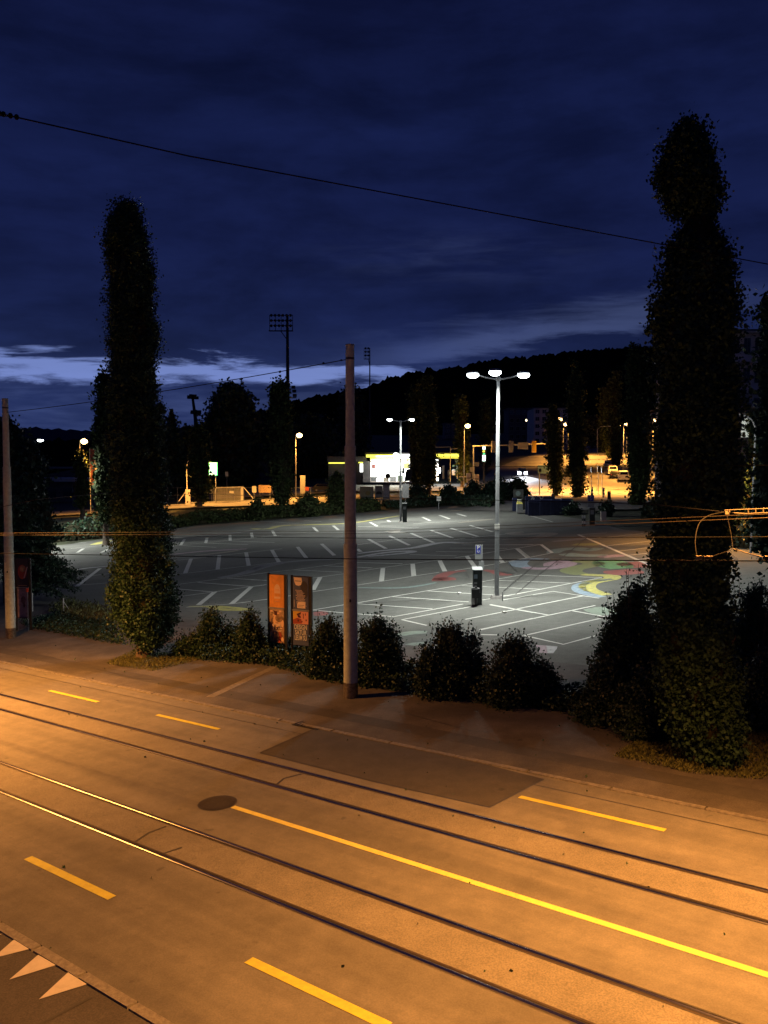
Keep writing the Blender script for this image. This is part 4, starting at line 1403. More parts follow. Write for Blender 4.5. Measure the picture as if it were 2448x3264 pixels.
# hedges behind the lot
def hedge(label, pts, h, wd, n, size, leaf, seed, name='hedge', cat='hedge'):
    t = thing(name, label, cat, (pts[0][0], pts[0][1], Tz(*pts[0])))
    o = Vector(t.location)
    rng = np.random.default_rng(seed)
    seg = [(Vector((a[0], a[1], 0)), Vector((c[0], c[1], 0))) for a, c in zip(pts[:-1], pts[1:])]
    ln = np.array([(c - a).length for a, c in seg])
    out = []
    idx = rng.choice(len(seg), n, p=ln / ln.sum())
    for i in idx:
        a, c = seg[i]
        u = rng.uniform()
        p = a.lerp(c, u)
        d = (c - a).normalized()
        nn = Vector((-d.y, d.x, 0))
        hh = h * (0.72 + 0.5 * (0.5 + mnoise.noise(Vector((p.x * 0.22, p.y * 0.22, seed)))) + 0.12 * mnoise.noise(Vector((p.x, p.y, seed))))
        a_ = rng.uniform(0, math.pi)
        rr = rng.uniform(0.8, 1.05)
        off = math.cos(a_) * wd / 2 * rr
        z = abs(math.sin(a_)) ** 0.5 * hh * rr * (rng.uniform(0.2, 1) ** 0.4)
        p = p + nn * off
        out.append((p.x - o.x, p.y - o.y, Tz(p.x, p.y) + z - o.z))
    cv, cf = [], []
    for a, c in seg:
        k = max(2, int((c - a).length / 1.2))
        d = (c - a).normalized()
        nn = Vector((-d.y, d.x, 0))
        base = len(cv)
        for j in range(k + 1):
            p = a.lerp(c, j / k)
            hh = h * (0.72 + 0.5 * (0.5 + mnoise.noise(Vector((p.x * 0.22, p.y * 0.22, seed))))) * 0.85
            for q_, z in ((-0.45, 0), (-0.36, hh * 0.8), (0, hh), (0.36, hh * 0.8), (0.45, 0)):
                r_ = p + nn * wd * q_
                cv.append((r_.x - o.x, r_.y - o.y, Tz(r_.x, r_.y) + z - o.z))
        for j in range(k):
            for q_ in range(4):
                e = base + j * 5 + q_
                cf.append((e, e + 1, e + 6, e + 5))
    link('foliage', leaves_mesh('foliage', np.array(out), size, leaf, seed, (cv, cf)), t)
    return t


hedge('long dark hedge on the bank behind the left half of the car park', [(-31, 104), (-26, 117), (-17, 120.5), (-9.5, 122), (-1, 126)], 1.5, 3.0, 15000, 0.38, 'leaf_far', 31)
hedge('low dark hedge left of the tall poplar at the back of the car park', [(-62, 82), (-44, 92), (-35, 99), (-31.5, 103.5)], 1.6, 2.6, 7000, 0.34, 'leaf_dark', 32)
hedge('dark hedge below the petrol station', [(0, 127), (6, 129), (10.5, 130.5), (15, 117)], 1.25, 2.2, 6500, 0.34, 'leaf_dark', 33)
hedge('leafy bank of shrubs right of the parking sign', [(27, 88), (30, 80), (36, 72), (48, 62)], 2.3, 4.0, 9000, 0.34, 'leaf_dark', 34)
hedge('dark bushes beside the hidden corner of the lot right of the poplar', [(24.5, 60), (30, 54), (44, 46)], 2.2, 4.0, 7000, 0.28, 'leaf_dark', 35)


def farshrub(label, px, depth, top, bot, w, n, size, leaf, seed):
    x = (px * D - PX0) / F * depth
    base_ = Vector((x, depth, Tz(x, depth)))
    zt = W(px * D, top * D, depth).z - base_.z
    r = w * D / 2 / F * depth
    prof = [(0.05, 0, r * 0.85), (zt * 0.4, 0, r), (zt * 0.75, 0, r * 0.75), (zt, 0, r * 0.2)]
    t = thing('shrub', label, 'shrub', base_, 0, 'shrubs along the far street')
    pts = profile_points(prof, n, np.random.default_rng(seed), size * 0.8, max(40, n // 40), 0.55)
    link('foliage', leaves_mesh('foliage', pts, size, leaf, seed, core_mesh(prof, 0.7, 10, seed=seed)), t)


for k, a in enumerate([
 ('light leafed conical shrub left of the concrete pole in front of the station', 728, 124, 1020, 1110, 52, 3500, 0.36, 'leaf_far'),
 ('round shrub on the hedge line right of the floodlight mast', 665, 121, 1072, 1110, 60, 2500, 0.36, 'leaf_far'),
 ('small shrub on the hedge under the green sign', 555, 119, 1083, 1110, 46, 1600, 0.36, 'leaf_far'),
 ('shrub behind the poster board nearest the station poplars', 905, 132, 1048, 1078, 46, 1800, 0.36, 'leaf_dark'),
 ('dark cone shaped shrub in front of the orange lit road gap', 970, 131, 1048, 1085, 40, 2000, 0.36, 'leaf_dark'),
 ('wide dark shrub directly behind the triple lamp pole', 1075, 129, 1038, 1085, 84, 4200, 0.36, 'leaf_dark'),
 ('bright green shrub lit from behind next to the triple lamp pole', 1120, 130, 1036, 1078, 52, 2600, 0.36, 'leaf_far'),
 ('twiggy dark shrub left of the wide one by the lamp pole', 1022, 130, 1040, 1072, 44, 1500, 0.34, 'leaf_dark'),
 ('small shrub beside the parking sign at the intersection', 1312, 92, 1085, 1125, 28, 1200, 0.26, 'leaf_dark'),
 ('low shrub right of the recycling containers', 1238, 97, 1095, 1120, 40, 1500, 0.26, 'leaf_dark'),
 ('planted shrub on the traffic island up the street', 1232, 178, 1010, 1032, 26, 700, 0.4, 'grass')]):
    farshrub(*a, 300 + k)

# ------------------------------------------------------------------ concrete poles


def concrete_pole(label, base, h, k=1.0):
    t = thing('catenary_pole', label, 'pole', base, 0, 'concrete tram wire poles')
    z1, z2 = h * 0.44, h * 0.717
    b = MB()
    b.tube([(0, 0, 0.48), (0, 0, z1)], [0.200 * k, 0.185 * k], 24)
    b.tube([(0, 0, z1 - 0.001), (0, 0, z1 + 0.06), (0, 0, z2)], [0.185 * k, 0.163 * k, 0.152 * k], 24)
    b.tube([(0, 0, z2 - 0.001), (0, 0, z2 + 0.06), (0, 0, h)], [0.152 * k, 0.132 * k, 0.118 * k], 24)
    b.build('shaft', 'concrete', t, smooth=False)
    MB().tube([(0, 0, -0.1), (0, 0, 0.49)], 0.205 * k, 24).build('base_sleeve', 'band', t)
    MB().tube([(0, 0, z1 - 0.10), (0, 0, z1 + 0.02)], 0.192 * k, 24).build('joint_collar', 'concrete', t)
    MB().tube([(0, 0, z2 - 0.10), (0, 0, z2 + 0.02)], 0.158 * k, 24).build('joint_collar', 'concrete', t)
    MB().tube([(0, 0, h), (0, 0, h + 0.03)], 0.126 * k, 20).build('cap', 'galv', t)
    MB().tube([(0, 0, h - 0.42), (0, 0, h - 0.36)], 0.124 * k, 20).build('wire_clamp', 'dark', t)
    b = MB()
    b.box((0.0, -0.198 * k, 3.0 * h / 10.6), (0.05, 0.03, 0.09))
    b.build('eye_bolt', 'dark', t)
    return t


pc_ = G(1118, 2224)
concrete_pole('stepped concrete pole in the middle of the picture beside the shrubs', pc_, 10.66, 1.08)
pl_ = G(35, 2034)
concrete_pole('stepped concrete pole at the left edge behind the pavement', pl_, 10.9, 1.12)

# ------------------------------------------------------------------ overhead wires


def wire(label, pts, r, m='cable', sag=0.0, name='overhead_wire', grp='overhead tram wires'):
    ps = [W(*p) if len(p) == 3 and not isinstance(p, Vector) else p for p in pts]
    out = []
    for i in range(len(ps) - 1):
        for j in range(10):
            u = j / 10
            q = ps[i].lerp(ps[i + 1], u)
            q.z -= sag * 4 * u * (1 - u)
            out.append(q)
    out.append(ps[-1])
    o0 = out[0].copy()
    ob = MB().tube([p - o0 for p in out], r, 6).build(name, m, None, loc=o0)
    return tag(ob, label, 'wire', grp)


wire('thick dark span wire crossing the whole sky from upper left', [(-500, 262, 9.8), (0, 362, 11.0), (600, 497, 12.5), (2448, 842, 16.5), (3000, 925, 18.5)], 0.0095)
wire('dark wire from the top of the middle concrete pole to the left pole', [Vector((pc_.x, pc_.y, pc_.z + 10.26)), Vector((pl_.x, pl_.y, pl_.z + 10.3))], 0.014, sag=0.12)
wire('upper contact wire over the far track, shining orange at the right', [(-1200, 1716, 62), (0, 1699, 28.8), (1224, 1692, 18.4), (2448, 1638, 13.6), (3100, 1600, 11)], 0.005, 'wire')
wire('lower contact wire over the far track, shining orange at the right', [(-1200, 1720, 62), (0, 1706, 28.6), (1224, 1701, 18.2), (2448, 1650, 13.4), (3100, 1615, 11)], 0.005, 'wire')
wire('contact wire over the near track crossing in front of the posters', [(-1200, 1740, 48), (0, 1764, 21.5), (1224, 1783, 13.8), (2448, 1788, 10.1), (3100, 1790, 8.5)], 0.008, 'cable')
wire('thin straight wire just under the far contact pair', [(-1200, 1700, 50), (0, 1705, 25), (1224, 1716, 17), (2448, 1711, 12), (3100, 1708, 10)], 0.006, 'cable')
wire('thin wire running level with the far street down to the bracket', [(-800, 1560, 70), (500, 1574, 42), (1224, 1586, 26), (2057, 1605, 16), (2310, 1632, 13)], 0.009, 'cable')
wire('faint high wire between the right poplar and the picture edge', [(1500, 1487, 24), (2448, 1483, 14), (3000, 1480, 11)], 0.006, 'cable')
wire('faint bent wire at the left edge above the car park', [(-300, 1680, 40), (118, 1592, 36), (520, 1556, 46)], 0.012, 'wire')
# turnbuckle insulators on the span wire
t = thing('wire_insulator', 'dark knobbly insulator on the span wire at the upper left edge', 'insulator', W(25, 367, 11.05))
o0 = Vector(t.location)
dr = (W(100, 384, 11.2) - W(0, 362, 11.0)).normalized()
for k, u in enumerate((-0.10, -0.05, 0.03, 0.10)):
    MB().ell(dr * u, (0.03, 0.03, 0.035), 10, 6).build('insulator_body', 'cable', t)
MB().tube([dr * -0.3, dr * -0.1 + Vector((0, 0, -0.03)), dr * 0.14], 0.005, 5).build('jumper', 'cable', t)
t = thing('wire_insulator', 'small insulator on the wire left of the middle pole top', 'insulator', Vector((pc_.x, pc_.y, pc_.z + 10.26)))
dr = (Vector((pl_.x, pl_.y, pl_.z + 10.3)) - Vector((pc_.x, pc_.y, pc_.z + 10.26))).normalized()
for u in (0.35, 1.1):
    MB().ell(dr * u, (0.035, 0.035, 0.03), 8, 5).build('insulator_body', 'cable', t)

# registration bracket at the right
t = thing('wire_bracket', 'curved registration arm with cream insulator bar holding the tram wires', 'bracket', W(2310, 1632, 13))
o0 = Vector(t.location)


def WL(px, py, d):
    return W(px, py, d) - o0


MB().tube(smooth_path([WL(2222, 1777, 12), WL(2216, 1725, 12.2), WL(2228, 1670, 12.5), WL(2260, 1643, 12.8), WL(2310, 1632, 13)]), 0.0048, 8).build('curved_arm', 'steel_dim', t)
MB().tube([WL(2310, 1633, 13), WL(2380, 1637, 12.9), WL(2560, 1628, 12.5)], 0.005, 8).build('lower_bar', 'ceramic', t)
MB().tube([WL(2310, 1626, 13), WL(2560, 1616, 12.5)], 0.005, 8).build('upper_bar', 'ceramic', t)
for k in range(6):
    p = WL(2385 + k * 24, 1628 - k * 1.1, 12.85 - k * 0.05)
    MB().tube([p + Vector((0, 0, -0.03)), p + Vector((0, 0, 0.035))], 0.008, 6).build('spacer', 'ceramic', t)
MB().box(WL(2318, 1634, 13), (0.07, 0.04, 0.05)).build('clamp', 'ceramic', t)
MB().tube([WL(2318, 1645, 12.9), WL(2330, 1700, 12.3), WL(2336, 1748, 11.6)], 0.003, 5).build('dropper', 'cable', t)
MB().tube([WL(2337, 1750, 11.5), WL(2442, 1779, 10.3)], 0.006, 8).build('stay_bar', 'ceramic', t)
MB().tube([WL(2262, 1776, 11.0), WL(2337, 1750, 11.5)], 0.0025, 6).build('thin_arm', 'steel_dim', t)
MB().box(WL(2228, 1778, 11.4), (0.07, 0.05, 0.05)).build('clamp', 'ceramic', t)
MB().box(WL(2258, 1776, 11.2), (0.10, 0.04, 0.03)).build('clamp', 'ceramic', t)
MB().box(WL(2442, 1781, 10.3), (0.06, 0.05, 0.06)).build('clamp', 'dark', t)


# ------------------------------------------------------------------ lamps
def hanging_lamp(label, p, energy, aim=(0, 0), cone=140):
    t = thing('hanging_street_lamp', label, 'street lamp', p, 0, 'sodium lamps hung over the road')
    MB().ell((0, 0, 0.0), (0.34, 0.16, 0.09), 16, 8).build('housing', 'galv', t)
    MB().ell((0, 0, -0.07), (0.26, 0.12, 0.06), 14, 6).build('lens', 'sod', t)
    MB().tube([(0, 0, 0.05), (0, 0, 0.45)], 0.012, 6).build('hanger', 'galv', t)
    light('lamp_light', 'SPOT', (0, 0, -0.18), energy, SODIUM, t, (aim[0], aim[1], 0), 0.12, R_(cone), 0.85)


hanging_lamp('sodium road lamp hanging from the span wire beyond the right edge', W(2580, 915, 11.8), P_ROAD * 0.86, (R_(-8), R_(14)), 128)
hanging_lamp('sodium road lamp hanging over the tracks beyond the left edge', RP(27.5, 11.0, 9.6) + Vector((-2.2, 0, 0)), P_ROAD * 1.35, (R_(-2), R_(-8)), 146)


def lot_lamp(label, base, h, heads, energy, k=1.0, mats=('galv', 'led'), arm=1.25, away=0.0, cone=150, name='parking_lamp', grp='white parking lot lamps'):
    t = thing(name, label, 'street lamp', base, 0, grp)
    MB().tube([(0, 0, 0), (0, 0, h * 0.32)], [0.115 * k, 0.115 * k], 14).build('lower_pole', mats[0], t)
    MB().tube([(0, 0, h * 0.32), (0, 0, h * 0.32 + 0.02), (0, 0, h - 0.25)], [0.115 * k, 0.10 * k, 0.075 * k], 14).build('upper_pole', mats[0], t)
    MB().tube([(0, 0, h * 0.31), (0, 0, h * 0.335)], 0.124 * k, 14).build('collar', 'signwhite', t)
    MB().box((0, 0, 0.04), (0.62, 0.62, 0.16), 0, 0, 0.75).build('footing', 'kerb', t)
    MB().ell((0, 0, h - 0.22), (0.14, 0.14, 0.14), 10, 6).build('head_bracket', mats[0], t)
    for an in heads:
        dx, dy = math.cos(an), math.sin(an)
        e = Vector((dx * arm, dy * arm, h))
        MB().tube([(0, 0, h - 0.25), (dx * arm * 0.5, dy * arm * 0.5, h - 0.14), (dx * arm * 0.85, dy * arm * 0.85, h - 0.01)], [0.045, 0.035, 0.03], 8).build('arm', mats[0], t)
        hd = MB().ell((0, 0, 0.07), (0.30, 0.30, 0.10), 16, 7).build('lamp_head', mats[0], t, loc=e)
        MB().ell((0, 0, -0.02), (0.30, 0.30, 0.17), 16, 8).build('lamp_glass', mats[1], hd)  # glass made oversized, its extra size stands for the glow around it
        light('lamp_light', 'SPOT', e + Vector((0, 0, -0.22)), energy, LEDW if mats[1] == 'led' else SODIUM, t, Vector((dx * 0.22, dy * 0.22 + away, -1)).to_track_quat('-Z', 'Y').to_euler(), 0.2, R_(cone), 0.6)
    return t


lot_lamp('tall triple headed white lamp in the middle of the car park', G(1583, 1906), 11.05, [math.pi, 0.02, -math.pi / 2 - 0.25], P_LOT * 0.92, cone=150, away=0.22)
lot_lamp('twin headed white lamp at the back of the car park before the station', G(1277, 1665), 11.6, [math.pi, 0.05], P_LOT * 2.3, cone=160)
lot_lamp('twin headed white lamp hidden behind the big right poplar', G(2235, 1800), 11.3, [math.pi, 0.0], P_LOT * 0.28, cone=140, away=0.1)
lot_lamp('twin headed white lamp half hidden by the trees at the left edge', G(95, 1752), 11.3, [math.pi, 0.0], P_LOT * 2.0, arm=1.35, cone=158)


def street_lamp(label, px, depth, head_y, energy, dx=0.35, h=None, m='sod', grp='sodium street lamps along the far street', lit=True, k=1.0):
    x = (px * D - PX0) / F * depth
    base_ = Vector((x, depth, Tz(x, depth)))
    top = W(px * D, head_y * D, depth)
    h = top.z - base_.z
    t = thing('street_lamp', label, 'street lamp', base_, 0, grp)
    MB().tube([(0, 0, 0), (0, 0, h * 0.95), (dx * 0.3, 0, h + 0.06), (dx, 0, h + 0.12)], [0.10 * k, 0.075 * k, 0.06 * k, 0.05 * k], 8).build('pole', 'galv', t)
    MB().ell((dx + 0.25, 0, h + 0.14), (0.40, 0.22, 0.10), 12, 6).build('lamp_head', 'galv', t)
    if lit:
        MB().ell((dx + 0.25, 0, h - 0.10), (0.46, 0.40, 0.36), 12, 8).build('lamp_glass', m, t)  # globe larger than a real glass, the halo is built into its shape
        light('lamp_light', 'SPOT', (dx + 0.25, -0.1, h - 0.62), energy * 1.3, SODFAR, t, size=0.2, spot=R_(140), blend=0.7)
    return t


street_lamp('orange street lamp beside the tall left poplar', 174, 119, 952, P_FAR * 0.3)
street_lamp('orange street lamp right of the floodlight mast', 639, 138, 939, P_FAR * 1.0)
street_lamp('sodium lamp hidden behind the slim poplar by the green sign', 426, 134, 945, P_FAR * 0.7)
street_lamp('orange street lamp between the station and the signal gantry', 1002, 150, 919, P_FAR * 0.7)
street_lamp('pair of small bright lamps, the left one, beyond the gantry', 1215, 215, 916, P_FAR * 1.0)
street_lamp('lamp with a glowing post right of the left pair lamp beyond the gantry', 1226, 235, 917, P_FAR * 1.1)
street_lamp('distant white star like lamp above the row of parked cars', 1352, 235, 915, P_FAR * 1.2, m='star')
street_lamp('unlit lamp with a long arm in the middle of the uphill street', 1289, 185, 922, P_FAR * 1.2, dx=2.2, lit=False)
# lamps of the intersection, hidden behind the right poplar
street_lamp('sodium lamp at the intersection hidden behind the thick kerb poplar', 1408, 140, 905, P_FAR * 2.2)
street_lamp('sodium lamp up the street hidden among the row poplars', 1345, 172, 915, P_FAR * 1.2)
street_lamp('sodium lamp behind the poplar over the blue direction sign', 1199, 150, 905, P_FAR * 1.2)
street_lamp('sodium lamp behind the tall poplar near the containers', 1243, 148, 905, P_FAR * 1.3)
street_lamp('farther sodium lamp hidden among the row poplars', 1330, 215, 920, P_FAR * 1.2)
street_lamp('added unseen sodium lamp behind the crown of the big right poplar', 1520, 62, 930, P_FAR * 0.25)  # unseen lamp, added to throw orange light on the lower wing wall
# curved lamp at far right
bq = on_terrain(2398, 55)
t = thing('street_lamp', 'slim lamp post with hooked top beside the apartment block', 'street lamp', bq)
hh = W(2400, 1345, 55).z - bq.z
MB().tube([(0, 0, 0), (0.1, 0, hh - 0.8), (0.08, 0, hh - 0.3), (-0.1, 0, hh + 0.1), (-0.45, 0, hh + 0.35), (-0.9, 0, hh + 0.45)], [0.08, 0.06, 0.05, 0.045, 0.04, 0.04], 8).build('pole', 'galv', t)
MB().ell((-1.1, 0, hh + 0.45), (0.3, 0.14, 0.07)).build('lamp_head', 'galv', t)
# small lamp in the hillside
for lab, px, py, dep in (('tiny white light low on the dark hillside above the street lamp', 662, 922, 300), ('tiny white light among the trees above the gantry', 1137, 908, 260)):
    p = W(px * D, py * D, dep)
    g0 = Vector((p.x, p.y, Tz(p.x, p.y)))
    t = thing('street_lamp', lab, 'lamp', g0)
    MB().tube([(0, 0, 0), (0, 0, p.z - g0.z)], 0.08, 6).build('pole', 'dark', t)
    MB().ell((0, 0, p.z - g0.z), (0.22, 0.22, 0.35), 8, 6).build('lamp_glass', 'star', t)


# floodlight masts
def flood(label, px, depth, top_y, w, h_, banks, lean=0.0, pr=0.32, side=False):
    x = (px * D - PX0) / F * depth
    base_ = Vector((x, depth, Tz(x, depth)))
    top = W(px * D, top_y * D, depth).z - base_.z
    t = thing('floodlight_mast', label, 'floodlight mast', base_, 0, 'unlit stadium floodlight masts')
    MB().tube([(0, 0, 0), (0, 0, top * 0.6), (0, 0, top)], [pr * 1.3, pr, pr * 0.7], 10).build('mast', 'dark', t)
    cx = -w * 0.27 if not side else -w * 0.5
    rack = MB()
    for j in range(banks + 1):
        z = top - h_ + h_ * j / banks
        rack.box((cx, 0, z), (w, 0.14, 0.16))
    rack.box((cx, -0.5, top - h_ - 0.1), (w * 1.05, 1.2, 0.12))
    for j in range(5):
        rack.box((cx - w / 2 + w * j / 4, 0.02, top - h_ / 2), (0.12, 0.12, h_))
    rack.tube([(0, 0, top - h_ - 2.2), (-w * 0.3, 0, top - h_)], 0.1, 5)
    rack.tube([(cx + w / 2, -0.9, top - h_), (cx + w / 2, -0.9, top - h_ + 1.1), (cx - w / 2, -0.9, top - h_ + 1.1)], 0.05, 4)
    rack.build('rack', 'dark', t)
    nx = 6 if not side else 2
    for j in range(banks):
        for i in range(nx):
            b = MB()
            b.tube([(0, -0.35, 0.1), (0, 0.1, 0)], [0.36, 0.22], 8)
            b.build('floodlight', 'dark', t, loc=(cx - w / 2 + w * (i + 0.5) / nx, -0.2, top - h_ + h_ * (j + 0.75) / banks + 0.1))
    return t


flood('tall unlit floodlight mast with wide lamp rack against the sky', 623, 210, 681, 5.4, 3.6, 3, pr=0.42)
flood('second floodlight mast seen side on, right of the concrete pole', 799, 300, 752, 1.9, 3.6, 3, pr=0.24, side=True)
x = (421 * D - PX0) / F * 190
bs = Vector((x, 190, Tz(x, 190)))
t = thing('mast', 'slim mast with two dark antenna clusters between the left trees', 'mast', bs)
hh = W(421 * D, 855 * D, 190).z - bs.z
MB().tube([(0.9, 0, 0), (0.3, 0, hh * 0.75), (-0.3, 0, hh)], [0.5, 0.4, 0.25], 8).build('pole', 'dark', t)
for z, r in ((hh - 0.3, 1.0), (hh - 3.6, 0.9)):
    b = MB()
    for k in range(7):
        a = k * 0.9
        b.box(((-0.2 if z > hh - 1 else 0.4) + r * 0.8 * math.cos(a), r * 0.8 * math.sin(a), z + random.uniform(-.2, .3)), (0.8, 0.6, random.uniform(0.5, 1.0)), rz=a)
    b.build('antenna_cluster', 'dark', t)
p = W(626 * D, 848 * D, 208)
t = thing('service_platform', 'small platform with boxes halfway up the tall floodlight mast', 'platform', p)
MB().box((0.2, 0, -1.2), (2.6, 1.6, 0.15)).build('deck', 'dark', t)
for k, (a, c) in enumerate(((-1.3, 0.8), (-1.0, -0.3), (1.1, 0.3), (1.2, -0.7), (0.9, 1.2))):
    MB().box((a, -0.5, c), (0.9, 0.5, 0.7)).build('equipment_box', 'dark', t)


# ------------------------------------------------------------------ poster columns
def poster_column(label, px, base_y, top_y, wpx, depthr, rot, upper, lower, frame='dark'):
    c = G(px, base_y)
    d = c.y
    h = (base_y - top_y) / F * d
    w = wpx / F * d
    t = thing('poster_column', label, 'advertising column', Vector((c.x, c.y, TILT * c.x)), rot, 'advertising columns')
    MB().tube([(-w / 2, 0.02, 0), (-w / 2, 0.02, h + 0.03)], 0.045, 8).build('post', frame, t)
    MB().box((w / 2 + 0.02, 0.02, h / 2), (0.10, 0.09, h + 0.02)).build('post', frame, t)
    zb = h * 0.17
    MB().box((0, 0.05, (h + zb) / 2), (w - 0.08, 0.06, h - zb)).build('backing_panel', 'dark', t)
    hm = (h + zb) / 2 + h * 0.01
    up = MB().box((0, 0, (hm + h) / 2), (w - 0.12, 0.03, h - hm - 0.05)).build('poster', upper, t)
    lw = MB().box((0, 0, (hm + zb) / 2), (w - 0.12, 0.03, hm - zb - 0.05)).build('poster', lower, t)
    MB().box((0, -0.005, hm), (w - 0.06, 0.05, 0.05)).build('divider', 'galv', t)
    return t, w, h, zb, hm, up, lw


def flat(parent, pts, m, y, name='print_shape'):
    return MB().extrude([(x, y, z) for x, z in pts], (0, 0.004, 0)).build(name, m, parent)


def blob(cx, cz, rx, rz_, n=16, a0=0.0):
    return [(cx + rx * math.cos(a0 + 2 * math.pi * k / n), cz + rz_ * math.sin(a0 + 2 * math.pi * k / n)) for k in range(n)]


# left column: orange poster over the STIL poster
t, w, h, zb, hm, up, lw = poster_column('poster column with orange bottle poster above a brown STIL poster', 884, 2095, 1826, 64, 0, R_(-24), 'p_orange', 'p_brown')
cz = (hm + h) / 2
flat(up, [(-0.10, cz - 0.28), (0.16, cz - 0.28), (0.16, cz + 0.10), (0.12, cz + 0.2), (0.07, cz + 0.26), (0.0, cz + 0.27), (-0.06, cz + 0.22), (-0.10, cz + 0.12)], 'p_pale', -0.021)
flat(up, [(-0.09, cz - 0.20), (0.15, cz - 0.20), (0.15, cz - 0.08), (-0.09, cz - 0.08)], 'p_orange', -0.023)
text('print_text', 'rose', 'p_orange', 0.10, up, (0.03, -0.025, cz + 0.06))
text('print_text', 'ROSE', 'p_pale', 0.10, up, (0.03, -0.024, cz - 0.38), (0.9, 0.6, 1))
for k in range(3):
    flat(up, [(-0.3 + k * 0.03, cz + 0.62 - k * 0.08), (0.3 - k * 0.05, cz + 0.62 - k * 0.08), (0.3 - k * 0.05, cz + 0.60 - k * 0.08), (-0.3 + k * 0.03, cz + 0.60 - k * 0.08)], 'p_pale' if k == 5 else 'p_orange', -0.021)
cz = (hm + zb) / 2
flat(lw, [(-w / 2 + 0.07, hm - 0.06), (w / 2 - 0.07, hm - 0.06), (w / 2 - 0.07, hm - 0.32), (0.1, hm - 0.40), (-0.15, hm - 0.32), (-w / 2 + 0.07, hm - 0.30)], 'p_brick', -0.020)
for r in range(3):
    for k in range(5):
        x0 = -w / 2 + 0.09 + k * 0.125 + (r % 2) * 0.05
        if x0 + 0.10 < w / 2 - 0.07:
            flat(lw, [(x0, hm - 0.09 - r * 0.075), (x0 + 0.10, hm - 0.09 - r * 0.075), (x0 + 0.10, hm - 0.145 - r * 0.075), (x0, hm - 0.145 - r * 0.075)], 'p_pale' if (k + r) % 3 == 0 else 'p_brown', -0.023)
flat(lw, [(-0.12, hm - 0.10), (0.02, hm - 0.12), (0.02, hm - 0.28), (-0.10, hm - 0.26)], 'p_maroon', -0.026)
flat(lw, blob(0.02, cz + 0.20, 0.18, 0.24), 'p_pale', -0.022)
flat(lw, blob(0.10, cz + 0.30, 0.16, 0.16), 'p_brown', -0.025)
flat(lw, blob(0.24, cz + 0.10, 0.07, 0.14), 'p_pale', -0.023)
flat(lw, blob(-0.05, cz - 0.36, 0.14, 0.26), 'p_plum', -0.023)
flat(lw, blob(0.10, cz - 0.42, 0.12, 0.22), 'p_red', -0.022)
flat(lw, blob(-0.24, cz - 0.3, 0.05, 0.1), 'p_pale', -0.023)
flat(lw, blob(0.24, cz - 0.52, 0.06, 0.1), 'p_pale', -0.023)
text('print_text', 'STIL', 'p_cream', 0.24, lw, (0.02, -0.028, cz - 0.03), (1, 1.05, 1), bold=True)
flat(lw, [(-0.2, cz - 0.16), (0.22, cz - 0.16), (0.22, cz - 0.175), (-0.2, cz - 0.175)], 'p_cream', -0.026)
flat(lw, [(-0.15, cz - 0.20), (0.18, cz - 0.20), (0.18, cz - 0.215), (-0.15, cz - 0.215)], 'p_cream', -0.026)

# right column
t, w, h, zb, hm, up, lw = poster_column('poster column with slate text poster above a coral and yellow design poster', 960, 2104, 1832, 68, 0, R_(-24), 'p_navy', 'p_navy')
cz = (hm + h) / 2
flat(up, [(-0.28, h - 0.05), (0.04, h - 0.05), (0.06, h - 0.2), (0.02, h - 0.32), (-0.08, h - 0.36), (-0.2, h - 0.33), (-0.26, h - 0.2)], 'p_cream', -0.021)
flat(up, [(-0.23, h - 0.17), (0.02, h - 0.17), (0.02, h - 0.19), (-0.23, h - 0.19)], 'p_shadow', -0.024)
flat(up, blob(0.14, cz + 0.26, 0.15, 0.20), 'p_shadow', -0.020)
flat(up, blob(0.20, cz + 0.02, 0.09, 0.20), 'p_shadow', -0.0205)
rr = random.Random(4)
for k in range(13):
    z = cz + 0.12 - k * 0.047
    x0 = -0.20 + k * 0.006 + rr.uniform(-0.03, 0.04)
    x1 = 0.10 + k * 0.014 + rr.uniform(-0.05, 0.05)
    while x0 < x1:
        ww = rr.uniform(0.025, 0.07)
        flat(up, [(x0, z), (min(x0 + ww, x1), z), (min(x0 + ww, x1), z - 0.026), (x0, z - 0.026)], 'p_text', -0.024, 'print_word')
        x0 += ww + 0.012
flat(up, [(-0.14, hm + 0.08), (0.20, hm + 0.08), (0.19, hm + 0.32), (0.05, hm + 0.33), (-0.1, hm + 0.30), (-0.14, hm + 0.22)], 'p_cream', -0.026)
flat(up, [(-0.1, hm + 0.2), (0.15, hm + 0.2), (0.15, hm + 0.185), (-0.1, hm + 0.185)], 'p_plum', -0.029)
flat(up, [(-0.1, hm + 0.14), (0.1, hm + 0.14), (0.1, hm + 0.125), (-0.1, hm + 0.125)], 'p_plum', -0.029)
for k in range(6):
    flat(up, blob(-0.26, hm + 0.14 + k * 0.045, 0.018, 0.014, 6), 'p_text', -0.024)
wl = w / 2 - 0.07
z1_, z0_ = hm - 0.04, hm - 0.50
flat(lw, [(-wl, z1_), (wl, z1_), (wl, z0_), (-wl, z0_ - 0.02)], 'p_coral', -0.019)
flat(lw, [(-wl, z1_), (-0.02, z1_), (-0.06, z1_ - 0.12), (-0.16, z1_ - 0.18), (-0.16, z1_ - 0.32), (-wl, z1_ - 0.30)], 'p_yellow', -0.022)
flat(lw, [(-wl, z0_ + 0.14), (-0.14, z0_ + 0.22), (0.02, z0_ + 0.18), (0.06, z0_ + 0.02), (-wl, z0_ - 0.01)], 'p_red', -0.0235)
flat(lw, [(-0.17, z1_ - 0.10), (-0.08, z1_ - 0.06), (0.02, z1_ - 0.02), (0.0, z1_ - 0.11), (-0.06, z1_ - 0.13), (0.0, z1_ - 0.17), (0.01, z1_ - 0.24), (-0.10, z1_ - 0.23), (-0.13, z1_ - 0.17)], 'p_maroon', -0.026)
